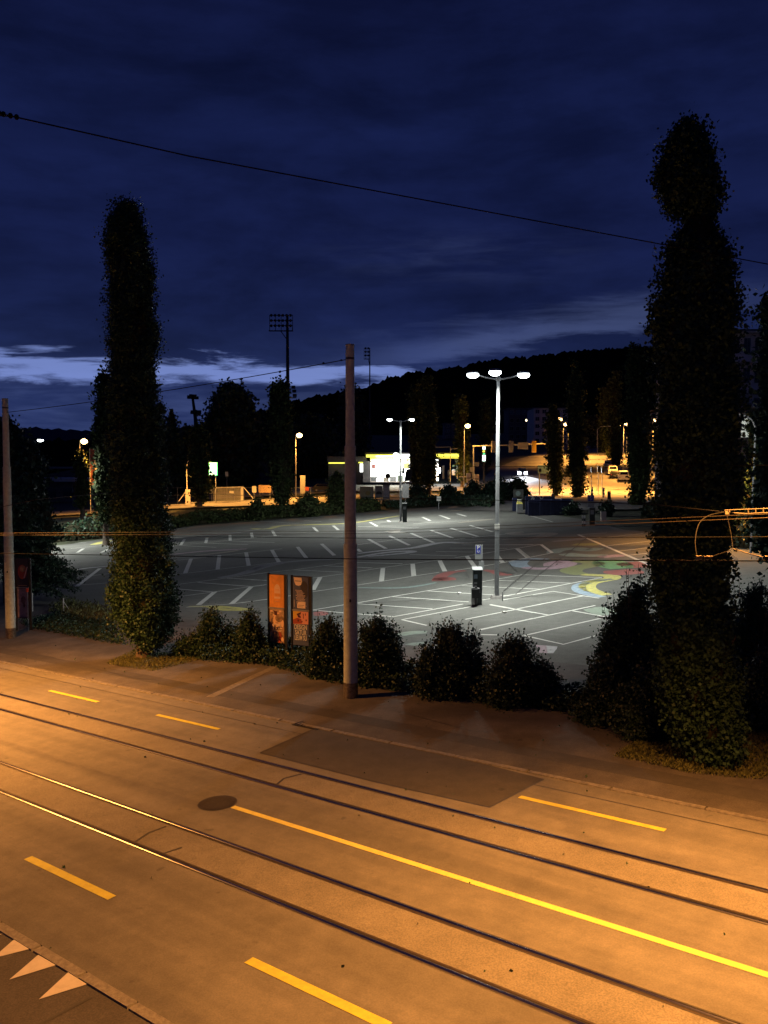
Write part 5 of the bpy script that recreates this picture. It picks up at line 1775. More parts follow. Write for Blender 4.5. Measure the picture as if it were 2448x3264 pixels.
flat(lw, [(0.09, z1_ - 0.06), (0.13, z1_ - 0.10), (0.12, z1_ - 0.20), (0.14, z1_ - 0.25), (0.10, z1_ - 0.25), (0.10, z1_ - 0.13)], 'p_maroon', -0.025)
flat(lw, blob(0.20, z1_ - 0.10, 0.018, 0.05, 8), 'p_maroon', -0.025)
flat(lw, blob(-0.1, z0_ + 0.12, 0.035, 0.05, 8), 'p_maroon', -0.026)
flat(lw, blob(0.06, z0_ + 0.09, 0.022, 0.03, 6), 'p_maroon', -0.026)
flat(lw, [(0.2, z0_ + 0.18), (0.27, z0_ + 0.17), (0.22, z0_ + 0.1)], 'p_maroon', -0.025)
for k, wd in enumerate(('DESIGN', 'SATUR', 'LEUM SU')):
    text('print_text', wd, 'signwhite', 0.25, lw, (0.0, -0.024, z0_ - 0.13 - k * 0.20), (0.62 if k < 2 else 0.52, 1.0, 1), bold=True)

# left-edge column near the left pole
t, w, h, zb, hm, up, lw = poster_column('dim poster column with dark film like poster right of the left concrete pole', 76, 2010, 1776, 46, 0, R_(-4), 'p_shadow', 'p_plum')
cz = (hm + h) / 2
flat(up, blob(0.0, cz + 0.05, w * 0.32, 0.35), 'p_red', -0.020)
flat(up, blob(0.02, cz + 0.2, w * 0.2, 0.16), 'p_brown', -0.023)
flat(up, [(0.06, cz - 0.25), (0.10, cz - 0.25), (0.28, cz + 0.30), (0.23, cz + 0.30)], 'p_text', -0.026)
flat(up, [(-0.2, hm + 0.12), (0.22, hm + 0.12), (0.22, hm + 0.09), (-0.2, hm + 0.09)], 'p_brown', -0.026)
flat(lw, [(-w / 2 + 0.08, hm - 0.06), (w / 2 - 0.08, hm - 0.06), (w / 2 - 0.08, zb + 0.06), (-w / 2 + 0.08, zb + 0.06)], 'c_pink', -0.019)
flat(lw, blob(0.02, (hm + zb) / 2 + 0.15, 0.12, 0.2, 9), 'p_plum', -0.022)
flat(lw, blob(0.06, (hm + zb) / 2 - 0.1, 0.06, 0.12, 7), 'p_plum', -0.022)
p = G(93, 2010)
t = thing('marker_reflector', 'small orange red reflector post at the side of the left poster column', 'reflector', Vector((p.x, p.y - 0.1, p.z)))
hr = (2010 - 1880) / F * p.y
MB().tube([(0, 0, 0), (0, 0, hr)], 0.015, 6).build('post', 'galv', t)
MB().box((0, -0.02, hr + 0.03), (0.12, 0.04, 0.17)).build('reflector', 'orangered', t)
# short fence posts left
for lab, px, by, ty in (('thin white post right of the left poster column', 104, 1950, 1890), ('white fence post among the weeds with a diagonal stay', 203, 1958, 1905)):
    p = G(px, by)
    t = thing('fence_post', lab, 'post', p)
    hh = (by - ty) / F * p.y
    MB().tube([(0, 0, 0), (0, 0, hh)], 0.035, 6).build('post_shaft', 'signwhite', t)
    if px > 150:
        MB().tube([(0, 0, hh * 0.8), (0.45, 0, 0)], 0.015, 5).build('stay', 'signwhite', t)

# ------------------------------------------------------------------ ticket machines, parking signs


def p_sign(parent, w, h, z, x=0.0, y=0.0, panel='signblue'):
    s = MB().box((x, y, z), (w, 0.03, h)).build('sign_panel', 'greyplastic', parent)
    MB().box((x, y - 0.018, z + h * 0.18), (w * 0.74, 0.01, h * 0.52)).build('sign_face', panel, s)
    text('sign_letter', 'P', 'signwhite', h * 0.34, s, (x, y - 0.026, z + h * 0.31), bold=True)
    text('sign_letter', 'U', 'signwhite', h * 0.22, s, (x, y - 0.026, z + h * 0.06), bold=True)
    return s


pm = G(1519, 1926)
t = thing('ticket_machine', 'dark green parking ticket machine with sloped cap beside the triple lamp', 'ticket machine', pm)
hm_ = (1926 - 1815) / F * pm.y
b = MB()
b.box((0.03, 0, hm_ / 2), (0.42, 0.36, hm_))
b.build('cabinet', 'darkgreen', t)
MB().add([(-0.22, -0.24, hm_ + 0.0), (0.27, -0.24, hm_ + 0.0), (0.27, 0.2, hm_ + 0.1), (-0.22, 0.2, hm_ + 0.1), (-0.22, -0.24, hm_ + 0.03), (0.27, -0.24, hm_ + 0.03), (0.27, 0.2, hm_ + 0.14), (-0.22, 0.2, hm_ + 0.14)], [(0, 3, 2, 1), (4, 5, 6, 7), (0, 1, 5, 4), (1, 2, 6, 5), (2, 3, 7, 6), (3, 0, 4, 7)]).build('cap', 'greyplastic', t)
MB().box((-0.07, -0.186, hm_ * 0.82), (0.17, 0.02, 0.20)).build('display', 'c_blue', t)
MB().box((-0.07, -0.186, hm_ * 0.63), (0.14, 0.02, 0.10)).build('keypad', 'greyplastic', t)
MB().box((-0.07, -0.19, hm_ * 0.54), (0.12, 0.03, 0.05)).build('coin_slot', 'signwhite', t)
t = thing('waste_bin', 'grey and black waste bin attached in front of the dark ticket machine', 'bin', pm + Vector((-0.13, -0.42, 0)))
MB().box((-0.08, 0, hm_ * 0.28), (0.16, 0.16, hm_ * 0.5)).build('post', 'greyplastic', t)
MB().box((0.03, -0.04, hm_ * 0.36), (0.34, 0.26, 0.42), 0, 0, 1.12).build('bin_body', 'dark', t)
MB().tube([(0.05, -0.02, hm_ * 0.30), (0.03, 0, -0.02)], [0.11, 0.08], 10).build('leg', 'dark', t)
MB().box((0.16, -0.06, hm_ * 0.45), (0.11, 0.22, 0.22), 0, 0.2).build('hood', 'galv', t)
ps_ = G(1531, 1900)
t = thing('parking_sign', 'blue P sign on a pole standing behind the dark ticket machine', 'sign', ps_)
hs = (1900 - 1735) / F * ps_.y
MB().tube([(0.07, 0.03, 0), (0.07, 0.03, hs)], 0.035, 8).build('pole', 'galv', t)
p_sign(t, 0.32, 0.78, hs - 0.38, -0.12)
MB().box((0.04, 0, hs - 1.0), (0.26, 0.08, 0.34)).build('small_box', 'greyplastic', t)
p = G(1602, 1915)
tag(MB().tube([(0, 0, 0), (0, 0, 0.45)], 0.025, 6).build('short_post', 'galv', None, loc=p), 'short thin grey post right of the triple lamp foot', 'post')
# kiosk machine by the twin lamp
p = G(1290, 1664)
t = thing('ticket_machine', 'dark ticket machine beside the twin headed lamp at the back', 'ticket machine', p)
MB().box((0, 0, 1.05), (0.5, 0.45, 2.1)).build('cabinet', 'darkgreen', t)
MB().box((0, -0.02, 2.12), (0.6, 0.55, 0.08)).build('cap', 'greyplastic', t)
MB().box((-0.04, -0.24, 1.6), (0.3, 0.02, 0.3)).build('display', 'greyplastic', t)
t = thing('notice_board', 'pale tall notice panel above the back ticket machine', 'sign', p + Vector((0.1, 0.5, 0)))
MB().tube([(0, 0.05, 0), (0, 0.05, 4.4)], 0.05, 8).build('pole', 'galv', t)
MB().box((0, 0, 3.5), (0.75, 0.05, 1.6)).build('sign_panel', 'c_grey', t)
# dark disc of earth at the lamp foot
b = MB()
pp = G(1280, 1667)
b.poly([(pp.x + 2.3 * math.cos(a) * (1 + .15 * math.sin(3 * a)), pp.y + 2.3 * math.sin(a) * (1 + .15 * math.sin(3 * a)), TILT * (pp.x + 2.3 * math.cos(a)) + 0.0) for a in [2 * math.pi * k / 20 for k in range(20)]])
b.build('soil_patch', 'c_dark', lot)
# second sign + machine
p = G(1882, 1672)
t = thing('parking_sign', 'small blue P sign in front of the lit intersection', 'sign', p)
MB().tube([(0.05, 0.03, 0), (0.05, 0.03, 2.75)], 0.05, 8).build('pole', 'galv', t)
p_sign(t, 0.62, 0.95, 2.3)
MB().box((0, 0.02, 1.65), (0.6, 0.03, 0.3)).build('sub_plate', 'galv', t)
t = thing('ticket_machine', 'grey ticket machine under the small blue P sign', 'ticket machine', p + Vector((0, -0.5, 0)))
MB().box((0, 0, 0.8), (0.5, 0.4, 1.6)).build('cabinet', 'darkgreen', t)
MB().box((-0.02, -0.21, 1.2), (0.3, 0.02, 0.4)).build('display', 'greyplastic', t)
MB().box((0, -0.02, 1.63), (0.56, 0.46, 0.07)).build('cap', 'greyplastic', t)
for lab, px in (('left black and white bollard near the small P sign', 1857), ('right black and white bollard near the small P sign', 1863.5)):
    p = G(px, 1678)
    t = thing('bollard', lab, 'bollard', p, 0, 'pair of striped bollards')
    for k in range(4):
        MB().tube([(0, 0, k * 0.25), (0, 0, k * 0.25 + 0.25)], 0.07, 8).build('band', 'signwhite' if k % 2 else 'dark', t)
# pale box right of them
p = G(1923, 1660)
tag(MB().box((0, 0, 0.45), (0.5, 0.3, 0.9)).build('electrical_box', 'p_text', None, loc=p), 'small pinkish cabinet beside the shrub at the intersection', 'cabinet')

# ------------------------------------------------------------------ recycling containers
cont_first = None
for k, (px, lab) in enumerate(((1702, 'navy recycling container with painted ring marks, leftmost of the row'), (1739, 'second navy recycling container of the row'), (1774, 'third navy recycling container of the row'), (1806, 'rightmost navy recycling container beside the low shrub'))):
    p = G(px, 1643 - k * 1.2)
    t = thing('recycling_container', lab, 'container', p, R_(-6), 'navy recycling containers')
    MB().box((0, 0, 0.75), (1.30, 1.1, 1.5), 0, 0, 1.04).build('container_body', 'navy', t)
    MB().box((0, 0, 1.62), (1.38, 1.18, 0.22), 0, 0, 0.86).build('lid', 'navy', t)
    for j in range(3):
        MB().box((-0.42 + j * 0.42, -0.57, 0.72), (0.06, 0.04, 1.3)).build('rib', 'navy', t)
    MB().tube([(0.62, -0.58, 0.1), (0.62, -0.58, 1.4)], 0.03, 5).build('handle', 'navy', t)
b0 = G(1700, 1641)
t = thing('container_hood', 'raised navy chute hood with white %O marks above the containers', 'container', b0 + Vector((0.25, 0.7, 0)), R_(-6))
MB().box((0.6, 0, 1.05), (3.3, 0.5, 2.1)).build('hood_body', 'navy', t)
text('painted_mark', '%', 'signwhite', 0.7, t, (-0.25, -0.27, 1.93), bold=True)
text('painted_mark', 'O', 'signwhite', 0.55, t, (0.75, -0.27, 1.95), bold=True)
p = G(1656, 1636)
t = thing('glass_bin', 'grey recycling bin with sloping lid coloured as if lit, left of the containers', 'bin', p)
MB().box((0, 0, 0.55), (0.7, 0.6, 1.1), 0, 0, 0.95).build('bin_body', 'galv', t)
MB().add([(-0.33, -0.3, 1.1), (0.33, -0.3, 1.1), (0.33, 0.3, 1.1), (-0.33, 0.3, 1.1), (-0.25, 0.05, 1.42), (0.28, 0.05, 1.30), (0.28, 0.3, 1.30), (-0.25, 0.3, 1.42)], [(0, 1, 5, 4), (1, 2, 6, 5), (2, 3, 7, 6), (3, 0, 4, 7), (4, 5, 6, 7)]).build('lid', 'yellow_pale', t)  # pale yellow lid stands for light falling on the grey top
MB().box((0, 0.3, 1.5), (0.45, 0.1, 0.3)).build('chute', 'signwhite', t)
for k, (px, lab) in enumerate(((1641, 'slim navy bin just left of the grey bin'), (1671, 'slim dark bin right of the grey bin'))):
    p = G(px, 1629)
    t = thing('waste_bin', lab, 'bin', p)
    MB().box((0, 0, 0.75), (0.55, 0.6, 1.5)).build('bin_body', 'navy' if k == 0 else 'dark', t)
    MB().box((0, 0, 1.55), (0.62, 0.66, 0.14), 0, 0, 0.8).build('lid', 'navy' if k == 0 else 'dark', t)
p = G(1652, 1620)
t = thing('information_board', 'brown framed board with a ring sign behind the grey bin', 'sign', p)
MB().box((0, 0, 1.9), (1.3, 0.1, 1.0)).build('sign_panel', 'c_dark', t)
MB().tube([(-0.05, -0.08, 1.9 + 0.0), (-0.05, -0.12, 1.9)], 0.32, 14).build('ring', 'c_teal', t)
MB().tube([(-0.6, 0, 0), (-0.6, 0, 2.4)], 0.05, 6).build('post', 'dark', t)
MB().tube([(0.6, 0, 0), (0.6, 0, 2.4)], 0.05, 6).build('post', 'dark', t)
# pale car/boat-like shapes between: low bench
p = G(1590, 1616)
t = thing('bench', 'pale low bench behind the triple lamp pole', 'bench', p)
MB().box((0, 0, 0.45), (2.6, 0.5, 0.08)).build('seat', 'c_white', t)
for sx in (-1.1, 1.1):
    MB().box((sx, 0, 0.22), (0.1, 0.4, 0.42)).build('leg', 'dark', t)

# ------------------------------------------------------------------ petrol station
SD = 163.0


def SX(dpx):
    return (dpx * D - PX0) / F * SD


def SZ(dy):
    return W(1224, dy * D, SD).z


gz = Tz(SX(840), SD) + 0.2
st = thing('petrol_station', 'brightly lit petrol station shop with yellow edged canopy behind the poplars', 'petrol station', (SX(840), SD, gz))
ox = SX(840)


def sb(x0, x1, y0, y1, yf, dep, m, name, parent=st):
    """box facing the camera; x in display px, y in display px; yf front offset; dep depth"""
    xa, xb = SX(x0) - ox, SX(x1) - ox
    za, zb_ = SZ(y1) - gz, SZ(y0) - gz
    return MB().box(((xa + xb) / 2, yf + dep / 2, (za + zb_) / 2), (xb - xa, dep, zb_ - za)).build(name, m, parent)


sb(784, 800, 996, 1042, 0.5, 6, 'facade_dark', 'side_wall')
sb(708, 784, 996, 1046, 2.0, 6, 'facade_dark', 'annex_wall')
sb(706, 792, 986, 997, 1.2, 7, 'facade_dark', 'annex_roof')
sb(709, 745, 999, 1001.5, 1.1, 0.1, 'shopyellow', 'annex_light_strip')
sb(774, 795, 998, 1000.5, 1.1, 0.1, 'shopyellow', 'annex_light_strip')
sb(777, 784, 1002, 1020, 1.9, 0.1, 'shopglow', 'annex_window')
shop = sb(800, 886, 992, 1042, 0.6, 5, 'facade', 'shop_wall')
for k in range(6):
    sb(801 + k * 14.1, 801 + k * 14.1 + 13.3, 994, 1040, 0.5, 0.08, 'shopglow', 'window_pane')
sb(800, 888, 989, 992, 0.2, 0.5, 'shopyellow', 'fascia_edge')
sb(791, 853, 982, 988, -0.4, 0.9, 'shopyellow', 'fascia_light')
sb(856, 887, 981, 991, -0.4, 0.9, 'shopglow', 'fascia_light')
sb(788, 890, 978, 982, 0.0, 6, 'facade_dark', 'roof')
MB().tube([(SX(855) - ox, -0.5, SZ(984) - gz), (SX(855) - ox, -0.7, SZ(984) - gz)], 0.55, 14).build('round_logo', 'shopglow', st)
for x0, x1, y0, y1, m_ in ((801, 813, 1030, 1040, 'c_grey'), (828, 840, 1031, 1040, 'c_beige'), (842, 856, 1029, 1040, 'c_grey'), (858, 870, 1027, 1040, 'c_mint'), (801, 884, 995, 998, 'p_cream'), (872, 884, 1000, 1012, 'c_yellow'), (803, 811, 1003, 1012, 'c_red')):
    sb(x0, x1, y0, y1, 0.36, 0.05, m_, 'shelf_display')
for x0, x1, y0, y1 in ((823, 826, 1024, 1032), (813, 815.5, 1028, 1033), (847.5, 851, 1010, 1013), (806, 808, 1018, 1022), (818, 820, 1026, 1030)):
    sb(x0, x1, y0, y1, 0.38, 0.06, 'greyplastic', 'shop_item')
# forecourt lights from the canopy
for dx in (-3, 3):
    light('canopy_light', 'AREA', ((SX(845 + dx * 5) - ox), -1.5, SZ(990) - gz), 500, (0.95, 1.0, 0.92), st, (R_(25), 0, 0), 3.0)
cn = thing('fuel_canopy', 'yellow lit fuel pump canopy with white columns right of the shop', 'canopy', (SX(963), SD - 4, gz))
ox2 = SX(963)


def cb(x0, x1, y0, y1, yf, dep, m, name):
    xa, xb = SX(x0) - ox2, SX(x1) - ox2
    za, zb_ = SZ(y1) - gz, SZ(y0) - gz
    return MB().box(((xa + xb) / 2, yf + dep / 2, (za + zb_) / 2), (xb - xa, dep, zb_ - za)).build(name, m, cn)


cb(936, 988, 978, 990, 0.2, 7, 'facade_dark', 'canopy_roof')
cb(939, 948.5, 981, 987, 0, 0.18, 'shopyellow', 'fascia_light')
cb(950, 954.5, 981.5, 986.5, 0, 0.18, 'shopyellow', 'fascia_light')
cb(956.5, 987, 980.5, 986.5, 0, 0.18, 'shopyellow', 'fascia_light')
cb(938, 986, 988.5, 990, 0, 0.18, 'shopyellow', 'fascia_edge')
cb(939, 945, 992, 1038, 1.0, 0.6, 'shopglow', 'lit_column')
cb(984, 987, 990, 1034, 1.0, 0.5, 'galv', 'column')
for x0, x1, y0, y1, m in ((947, 950, 1010, 1022, 'shopglow'), (975, 981, 1014, 1026, 'signwhite'), (954, 958, 1006, 1034, 'dark'), (966, 972, 1016, 1034, 'dark')):
    cb(x0, x1, y0, y1, 2.0, 0.6, m, 'fuel_pump')
light('canopy_light', 'AREA', (0, 3.0, SZ(990) - gz - 0.2), 700, (0.92, 1.0, 0.98), cn, (0, 0, 0), 5.0)
# small gantry above the canopy
t = thing('sign_gantry', 'grey sign frame standing over the fuel canopy', 'gantry', (SX(966), SD - 6, gz))
MB().tube([(0.1, 0, 0), (0.1, 0, SZ(966) - gz), (-2.6, 0, SZ(967) - gz)], 0.07, 6).build('frame', 'galv', t)
MB().tube([(0.1, 0, SZ(971) - gz), (1.4, 0, SZ(970) - gz)], 0.06, 6).build('frame_arm', 'galv', t)


# silhouettes in front of the shop
def small_signal(label, px, depth, y0, y1, base=None):
    x = (px * D - PX0) / F * depth
    bz = Tz(x, depth)
    z0, z1 = W(px * D, y1 * D, depth).z - bz, W(px * D, y0 * D, depth).z - bz
    t = thing('traffic_light', label, 'traffic light', (x, depth, bz), 0, 'traffic lights at the junction')
    MB().tube([(0, 0.1, 0), (0, 0.1, z1)], 0.06, 6).build('pole', 'galv', t)
    MB().box((0, -0.1, (z0 + z1) / 2), (0.36, 0.26, z1 - z0)).build('housing', 'dark', t)
    for k in range(3):
        MB().tube([(0, -0.24, z0 + (z1 - z0) * (k + 0.5) / 3), (0, -0.36, z0 + (z1 - z0) * (k + 0.5) / 3)], 0.13, 10).build('visor', 'dark', t)
    return t


small_signal('dark traffic light silhouetted against the bright shop', 871, 140, 1011, 1023)
small_signal('dark traffic light on the island before the parked cars, left face', 1278, 140, 1009, 1020)
small_signal('dark framed traffic light in the middle of the island', 1293, 138, 1006, 1020)
small_signal('dark traffic light on the island before the parked cars, right face', 1301, 140, 1009, 1021)
small_signal('traffic light beside the blue direction sign', 1166, 140, 1012, 1020)
small_signal('tall dark signal box nearest the lot at the right', 1315.5, 112, 1061, 1079)
p = on_terrain(883 * D, 139)
t = thing('tilted_sign', 'dark tilted sign board with bright base in front of the shop', 'sign', p)
za = W(883 * D, 1040 * D, 139).z - p.z
MB().extrude([(-0.75, 0, za), (0.35, 0, za + 0.1), (0.65, 0, za + 2.0), (-0.35, 0, za + 1.9)], (0, 0.12, 0)).build('sign_panel', 'dark', t)
MB().box((-0.1, 0, za - 0.12), (1.2, 0.4, 0.2)).build('sign_foot', 'signwhite', t)
MB().tube([(0, 0.1, 0), (0, 0.1, za)], 0.07, 6).build('post', 'galv', t)
p = on_terrain(838 * D, 141)
zz = W(838 * D, 1028 * D, 141).z - p.z
t = thing('round_sign', 'small round road sign silhouetted against the shop window', 'sign', p)
MB().tube([(0, 0, zz), (0, 0.05, zz)], 0.42, 14).build('sign_disc', 'dark', t)
MB().tube([(0, 0.08, 0), (0, 0.08, zz)], 0.04, 6).build('pole', 'dark', t)

# poster boards along the far street
for k, (x0, x1, y0, y1, c, lab) in enumerate(((772, 775, 1054, 1072, 'c_dark', ''), (778, 806, 1052, 1078, 'c_mint', 'street poster board with pale green leafy picture, below the shop'), (811, 826, 1050, 1075, 'c_grey', 'street poster board with a dark car picture, below the shop'), (828, 841, 1048, 1077, 'c_white', 'pale street poster board left of the twin lamp'))):
    if not lab:
        continue
    dep = 133
    xa, xb = (x0 * D - PX0) / F * dep, (x1 * D - PX0) / F * dep
    bz = Tz((xa + xb) / 2, dep)
    za, zb_ = W(0, y1 * D, dep).z - bz, W(0, y0 * D, dep).z - bz
    t = thing('poster_board', lab, 'billboard', ((xa + xb) / 2, dep, bz), 0, 'poster boards below the station')
    w = xb - xa
    MB().box((0, 0, (za + zb_) / 2), (w, 0.1, zb_ - za)).build('board', c, t)
    f_ = MB()
    for zz in (za, zb_):
        f_.box((0, -0.03, zz), (w + 0.15, 0.12, 0.1))
    for xx in (-w / 2, w / 2):
        f_.box((xx, -0.031, (za + zb_) / 2), (0.1, 0.118, zb_ - za))
    f_.build('frame', 'galv', t)
    for xx in (-w / 2 + 0.1, w / 2 - 0.1):
        MB().box((xx, 0.08, zb_ / 2), (0.1, 0.08, zb_)).build('post', 'galv', t)
    if k == 2:
        flat(t, [(-0.45, za + 0.5), (0.45, za + 0.5), (0.42, za + 0.75), (0.2, za + 0.95), (-0.2, za + 0.95), (-0.42, za + 0.75)], 'dark', -0.08)
    if k == 1:
        flat(t, blob(0.2, (za + zb_) / 2, 0.4, 0.35, 9), 'c_olive', -0.08)

# green illuminated sign, gate, fence and small signs at the sports ground
dep = 136
p = on_terrain(461 * D, dep)
t = thing('illuminated_sign', 'glowing white and green sign box on a post above the gate', 'sign', p)
z0, z1 = W(0, 1026 * D, dep).z - p.z, W(0, 1000 * D, dep).z - p.z
MB().box((0, 0, (z0 + z1) / 2), (1.25, 0.3, z1 - z0 + 0.16)).build('box_rim', 'greenrim', t)
for k in range(3):
    hh = (z1 - z0) / 3
    MB().box((0.0, -0.17, z0 + hh * (k + 0.5)), (1.05 - 0.06 * k, 0.04, hh - 0.07)).build('light_panel', 'greensign', t)
MB().tube([(0.35, 0.1, 0), (0.35, 0.1, z0)], 0.08, 8).build('post', 'galv', t)
light('sign_light', 'POINT', (0, -0.8, (z0 + z1) / 2), 60, (0.5, 1, 0.7), t, size=0.4)

gt = thing('sliding_gate', 'long pale barred sliding gate lit orange below the green sign', 'gate', on_terrain(540, 146))
gx0 = (540 - PX0) / F * 146
o0 = Vector(gt.location)


def gp(dx_, dy_, dep=146):
    return W(dx_ * D, dy_ * D, dep) - o0


for a, c in (((400, 1086), (522, 1083)), ((462, 1054), (522, 1052))):
    MB().tube([gp(*a), gp(*c)], 0.09, 6).build('rail', 'signwhite', gt)
for k in range(25):
    x = 462 + k * 2.4
    MB().tube([gp(x, 1054 - k * 0.08), gp(x, 1085.5)], 0.03, 4).build('bar', 'signwhite', gt)
for x in (521, 524):
    MB().tube([gp(x, 1051), gp(x, 1090)], 0.13, 6).build('gate_post', 'signwhite', gt)
MB().tube([gp(526, 1052), gp(547, 1077)], 0.07, 5).build('stay', 'signwhite', gt)
MB().box(gp(500, 1063), (0.7, 0.08, 0.4)).build('gate_plate', 'signwhite', gt)
t = thing('gate_frame', 'left gate post with diagonal stays and hooked lamp arm', 'gate post', on_terrain(405 * D, 140))
o0 = Vector(t.location)
MB().box(gp(406, 1075, 140), (0.7, 0.4, 2.6)).build('post', 'facade', t)
MB().tube([gp(386, 1083, 140), gp(403, 1060, 140)], 0.07, 5).build('stay', 'signwhite', t)
MB().tube([gp(404, 1060, 140), gp(403, 1010, 140), gp(405, 998, 140), gp(411, 992, 140)], 0.07, 5).build('hook_pole', 'signwhite', t)
for lab, px, y0, y1, w, dep, m in (
    ('white notice on the fence left of the gate bars', 449, 1053, 1066, 1.6, 148, 'greyplastic'), ('small square white sign behind the gate', 490, 1019, 1029, 0.5, 150, 'signwhite'),
    ('white board on a post right of the gate', 549, 1050, 1064, 0.7, 146, 'signwhite'), ('picture banner on the fence near the columnar poplar', 572, 1048, 1064, 2.1, 147, 'p_brick'),
    ('tall pale sign beside the second street lamp', 654, 1027, 1066, 0.8, 140, 'c_grey'), ('small orange box by the second street lamp', 663, 1052, 1060, 0.6, 139, 'p_red'),
    ('white sign plate below the twin lamp on a post', 863, 1018, 1021, 1.0, 136, 'greyplastic'), ('small white plate on a post right of the station poplars', 948, 1072, 1082, 0.6, 120, 'signwhite'),
    ('white road sign under the gantry post', 1020, 1009, 1019, 0.8, 150, 'greyplastic'), ('white cross sign on the lamp post near the gantry', 1001, 1029, 1031, 1.4, 148, 'signwhite'),
    ('white direction arrow board pointing left, upper, before the parked cars', 1290, 984, 992, 3.0, 150, 'greyplastic'), ('white direction arrow board pointing left, lower, before the parked cars', 1290, 993, 1001, 2.4, 150, 'greyplastic'),
    ('blue grey direction sign board left of the poplar', 1178, 1005, 1023, 2.6, 150, 'signblue_d')):
    x = (px * D - PX0) / F * dep
    bz = Tz(x, dep)
    z0, z1 = W(0, y1 * D, dep).z - bz, W(0, y0 * D, dep).z - bz
    t = thing('sign', lab, 'sign', (x, dep, bz))
    MB().box((0, 0, (z0 + z1) / 2), (w, 0.06, z1 - z0)).build('sign_panel', m, t)
    if w > 1.5 and px != 1290:
        for sx in (-w * 0.4, w * 0.4):
            MB().tube([(sx, 0.09, 0), (sx, 0.09, z1)], 0.05, 6).build('post', 'galv', t)
    else:
        MB().tube([(0, 0.09, 0), (0, 0.09, z1)], 0.05, 6).build('post', 'galv', t)

# banner flag
dep = 124
p = on_terrain(296 * D / 1.0 / D * 1.0, dep)
t = thing('banner_flag', 'red and white vertical banner on a pole left of the slim poplar', 'flag', p)
z0, z1 = W(0, 1548, dep).z - p.z, W(0, 1430, dep).z - p.z
MB().tube([(-0.35, 0, 0), (-0.35, 0, z1 + 0.1)], 0.05, 6).build('pole', 'signwhite', t)
b = MB()
n = 8
v, f = [], []
for i in range(n + 1):
    z = z0 + (z1 - z0) * i / n
    for x_, y_ in ((-0.32, 0), (0.35, 0.12 * math.sin(i)), (1.0, 0.05 * math.cos(i * 1.3))):
        v.append((x_, y_, z))
for i in range(n):
    f += [(i * 3, i * 3 + 1, i * 3 + 4, i * 3 + 3), (i * 3 + 1, i * 3 + 2, i * 3 + 5, i * 3 + 4)]
b.add(v, [f[k] for k in range(0, len(f), 2)], 0)
b.add(v, [f[k] for k in range(1, len(f), 2)], 1)
b.build('cloth', ['flag', 'signwhite'], t)

# low white hall left, behind street
t = thing('low_building', 'long low pale roofed hall behind the left street lamp', 'building', on_terrain(190, 185))
o0 = Vector(t.location)
MB().box((0, 4, 2.2), (32, 8, 4.4)).build('wall', 'facade_dark', t)
MB().box((0, 3.5, 4.7), (34, 10, 0.7)).build('roof', 'facade', t)
for k in range(8):
    MB().box((-13 + k * 3.7, -0.03, 2.0), (2.2, 0.06, 2.0)).build('window', 'glass', t)
t = thing('low_building', 'dark flat clubhouse behind the gate', 'building', on_terrain(760, 200))
MB().box((0, 4, 2.4), (30, 8, 4.8)).build('wall', 'facade_dark', t)
MB().box((0, 4, 4.95), (31, 9, 0.3)).build('roof', 'facade_dark', t)
for k in range(7):
    MB().box((-12 + k * 4, -0.03, 2.4), (2.2, 0.06, 1.6)).build('window', 'glass', t)
t = thing('low_building', 'grey blue gabled houses far left beneath the hills', 'building', on_terrain(250, 330))
MB().extrude([(-16, 0, 0), (16, 0, 0), (16, 0, 5), (0, 0, 8), (-16, 0, 5)], (0, 12, 0)).build('wall', 'facade_dark', t)
for k in range(6):
    MB().box((-12 + k * 4.7, -0.04, 3), (1.4, 0.08, 1.6)).build('window', 'glass', t)
fe = thing('chain_fence', 'dark mesh fence along the sports ground behind the gate', 'fence', on_terrain(800, 149))
for k in range(26):
    MB().tube([(-30 + k * 1.6, 0, -0.8), (-30 + k * 1.6, 0, 2.0)], 0.04, 4).build('fence_post', 'galv', fe)
MB().box((-10, 0, 1.95), (40, 0.04, 0.04)).build('top_rail', 'galv', fe)
MB().box((-10, 0, 0.7), (40, 0.04, 0.04)).build('middle_rail', 'galv', fe)

# ------------------------------------------------------------------ signal gantry, pylon sign
dep = 150
x0 = (1023 * D - PX0) / F * dep
bz = Tz(x0, dep)
t = thing('signal_gantry', 'long horizontal signal gantry over the street left of the poplars', 'gantry', (x0, dep, bz))
o0 = Vector(t.location)
MB().tube([(0, 0, 0), (0, 0, W(0, 964 * D, dep).z - bz)], 0.13, 8).build('gantry_post', 'galv', t)
MB().tube([W(1021 * D, 964 * D, dep) - o0, W(1186 * D, 958 * D, dep) - o0], 0.11, 8).build('crossbeam', 'galv', t)
for px, m in ((1066.5, 'greyplastic'), (1104, 'greyplastic'), (1153.5, 'yellowcase')):
    q_ = W(px * D, 965 * D, dep - 0.3) - o0
    s = MB().box(q_, (0.75, 0.35, 1.95)).build('signal_head', m, t)
    MB().box(q_ + Vector((0, -0.2, 0.05)), (0.4, 0.08, 1.3)).build('signal_face', 'yellowcase' if m == 'yellowcase' else 'galv', s)
MB().box(W(1129.5 * D, 963 * D, dep - 0.2) - o0, (1.75, 0.1, 1.15)).build('sign_panel', 'greyplastic', t)
MB().box(W(1029 * D, 1003 * D, dep - 0.3) - o0, (0.9, 0.2, 0.8)).build('sign_panel', 'greyplastic', t)
dep = 168
p = on_terrain(1045 * D, dep)
t = thing('price_pylon', 'slim illuminated price pylon with green and amber digits', 'sign', p)
z = lambda y: W(0, y * D, dep).z - p.z
MB().box((0, 0.1, (z(1000) + z(960)) / 2), (0.95, 0.15, z(960) - z(1000))).build('pylon_body', 'dark', t)
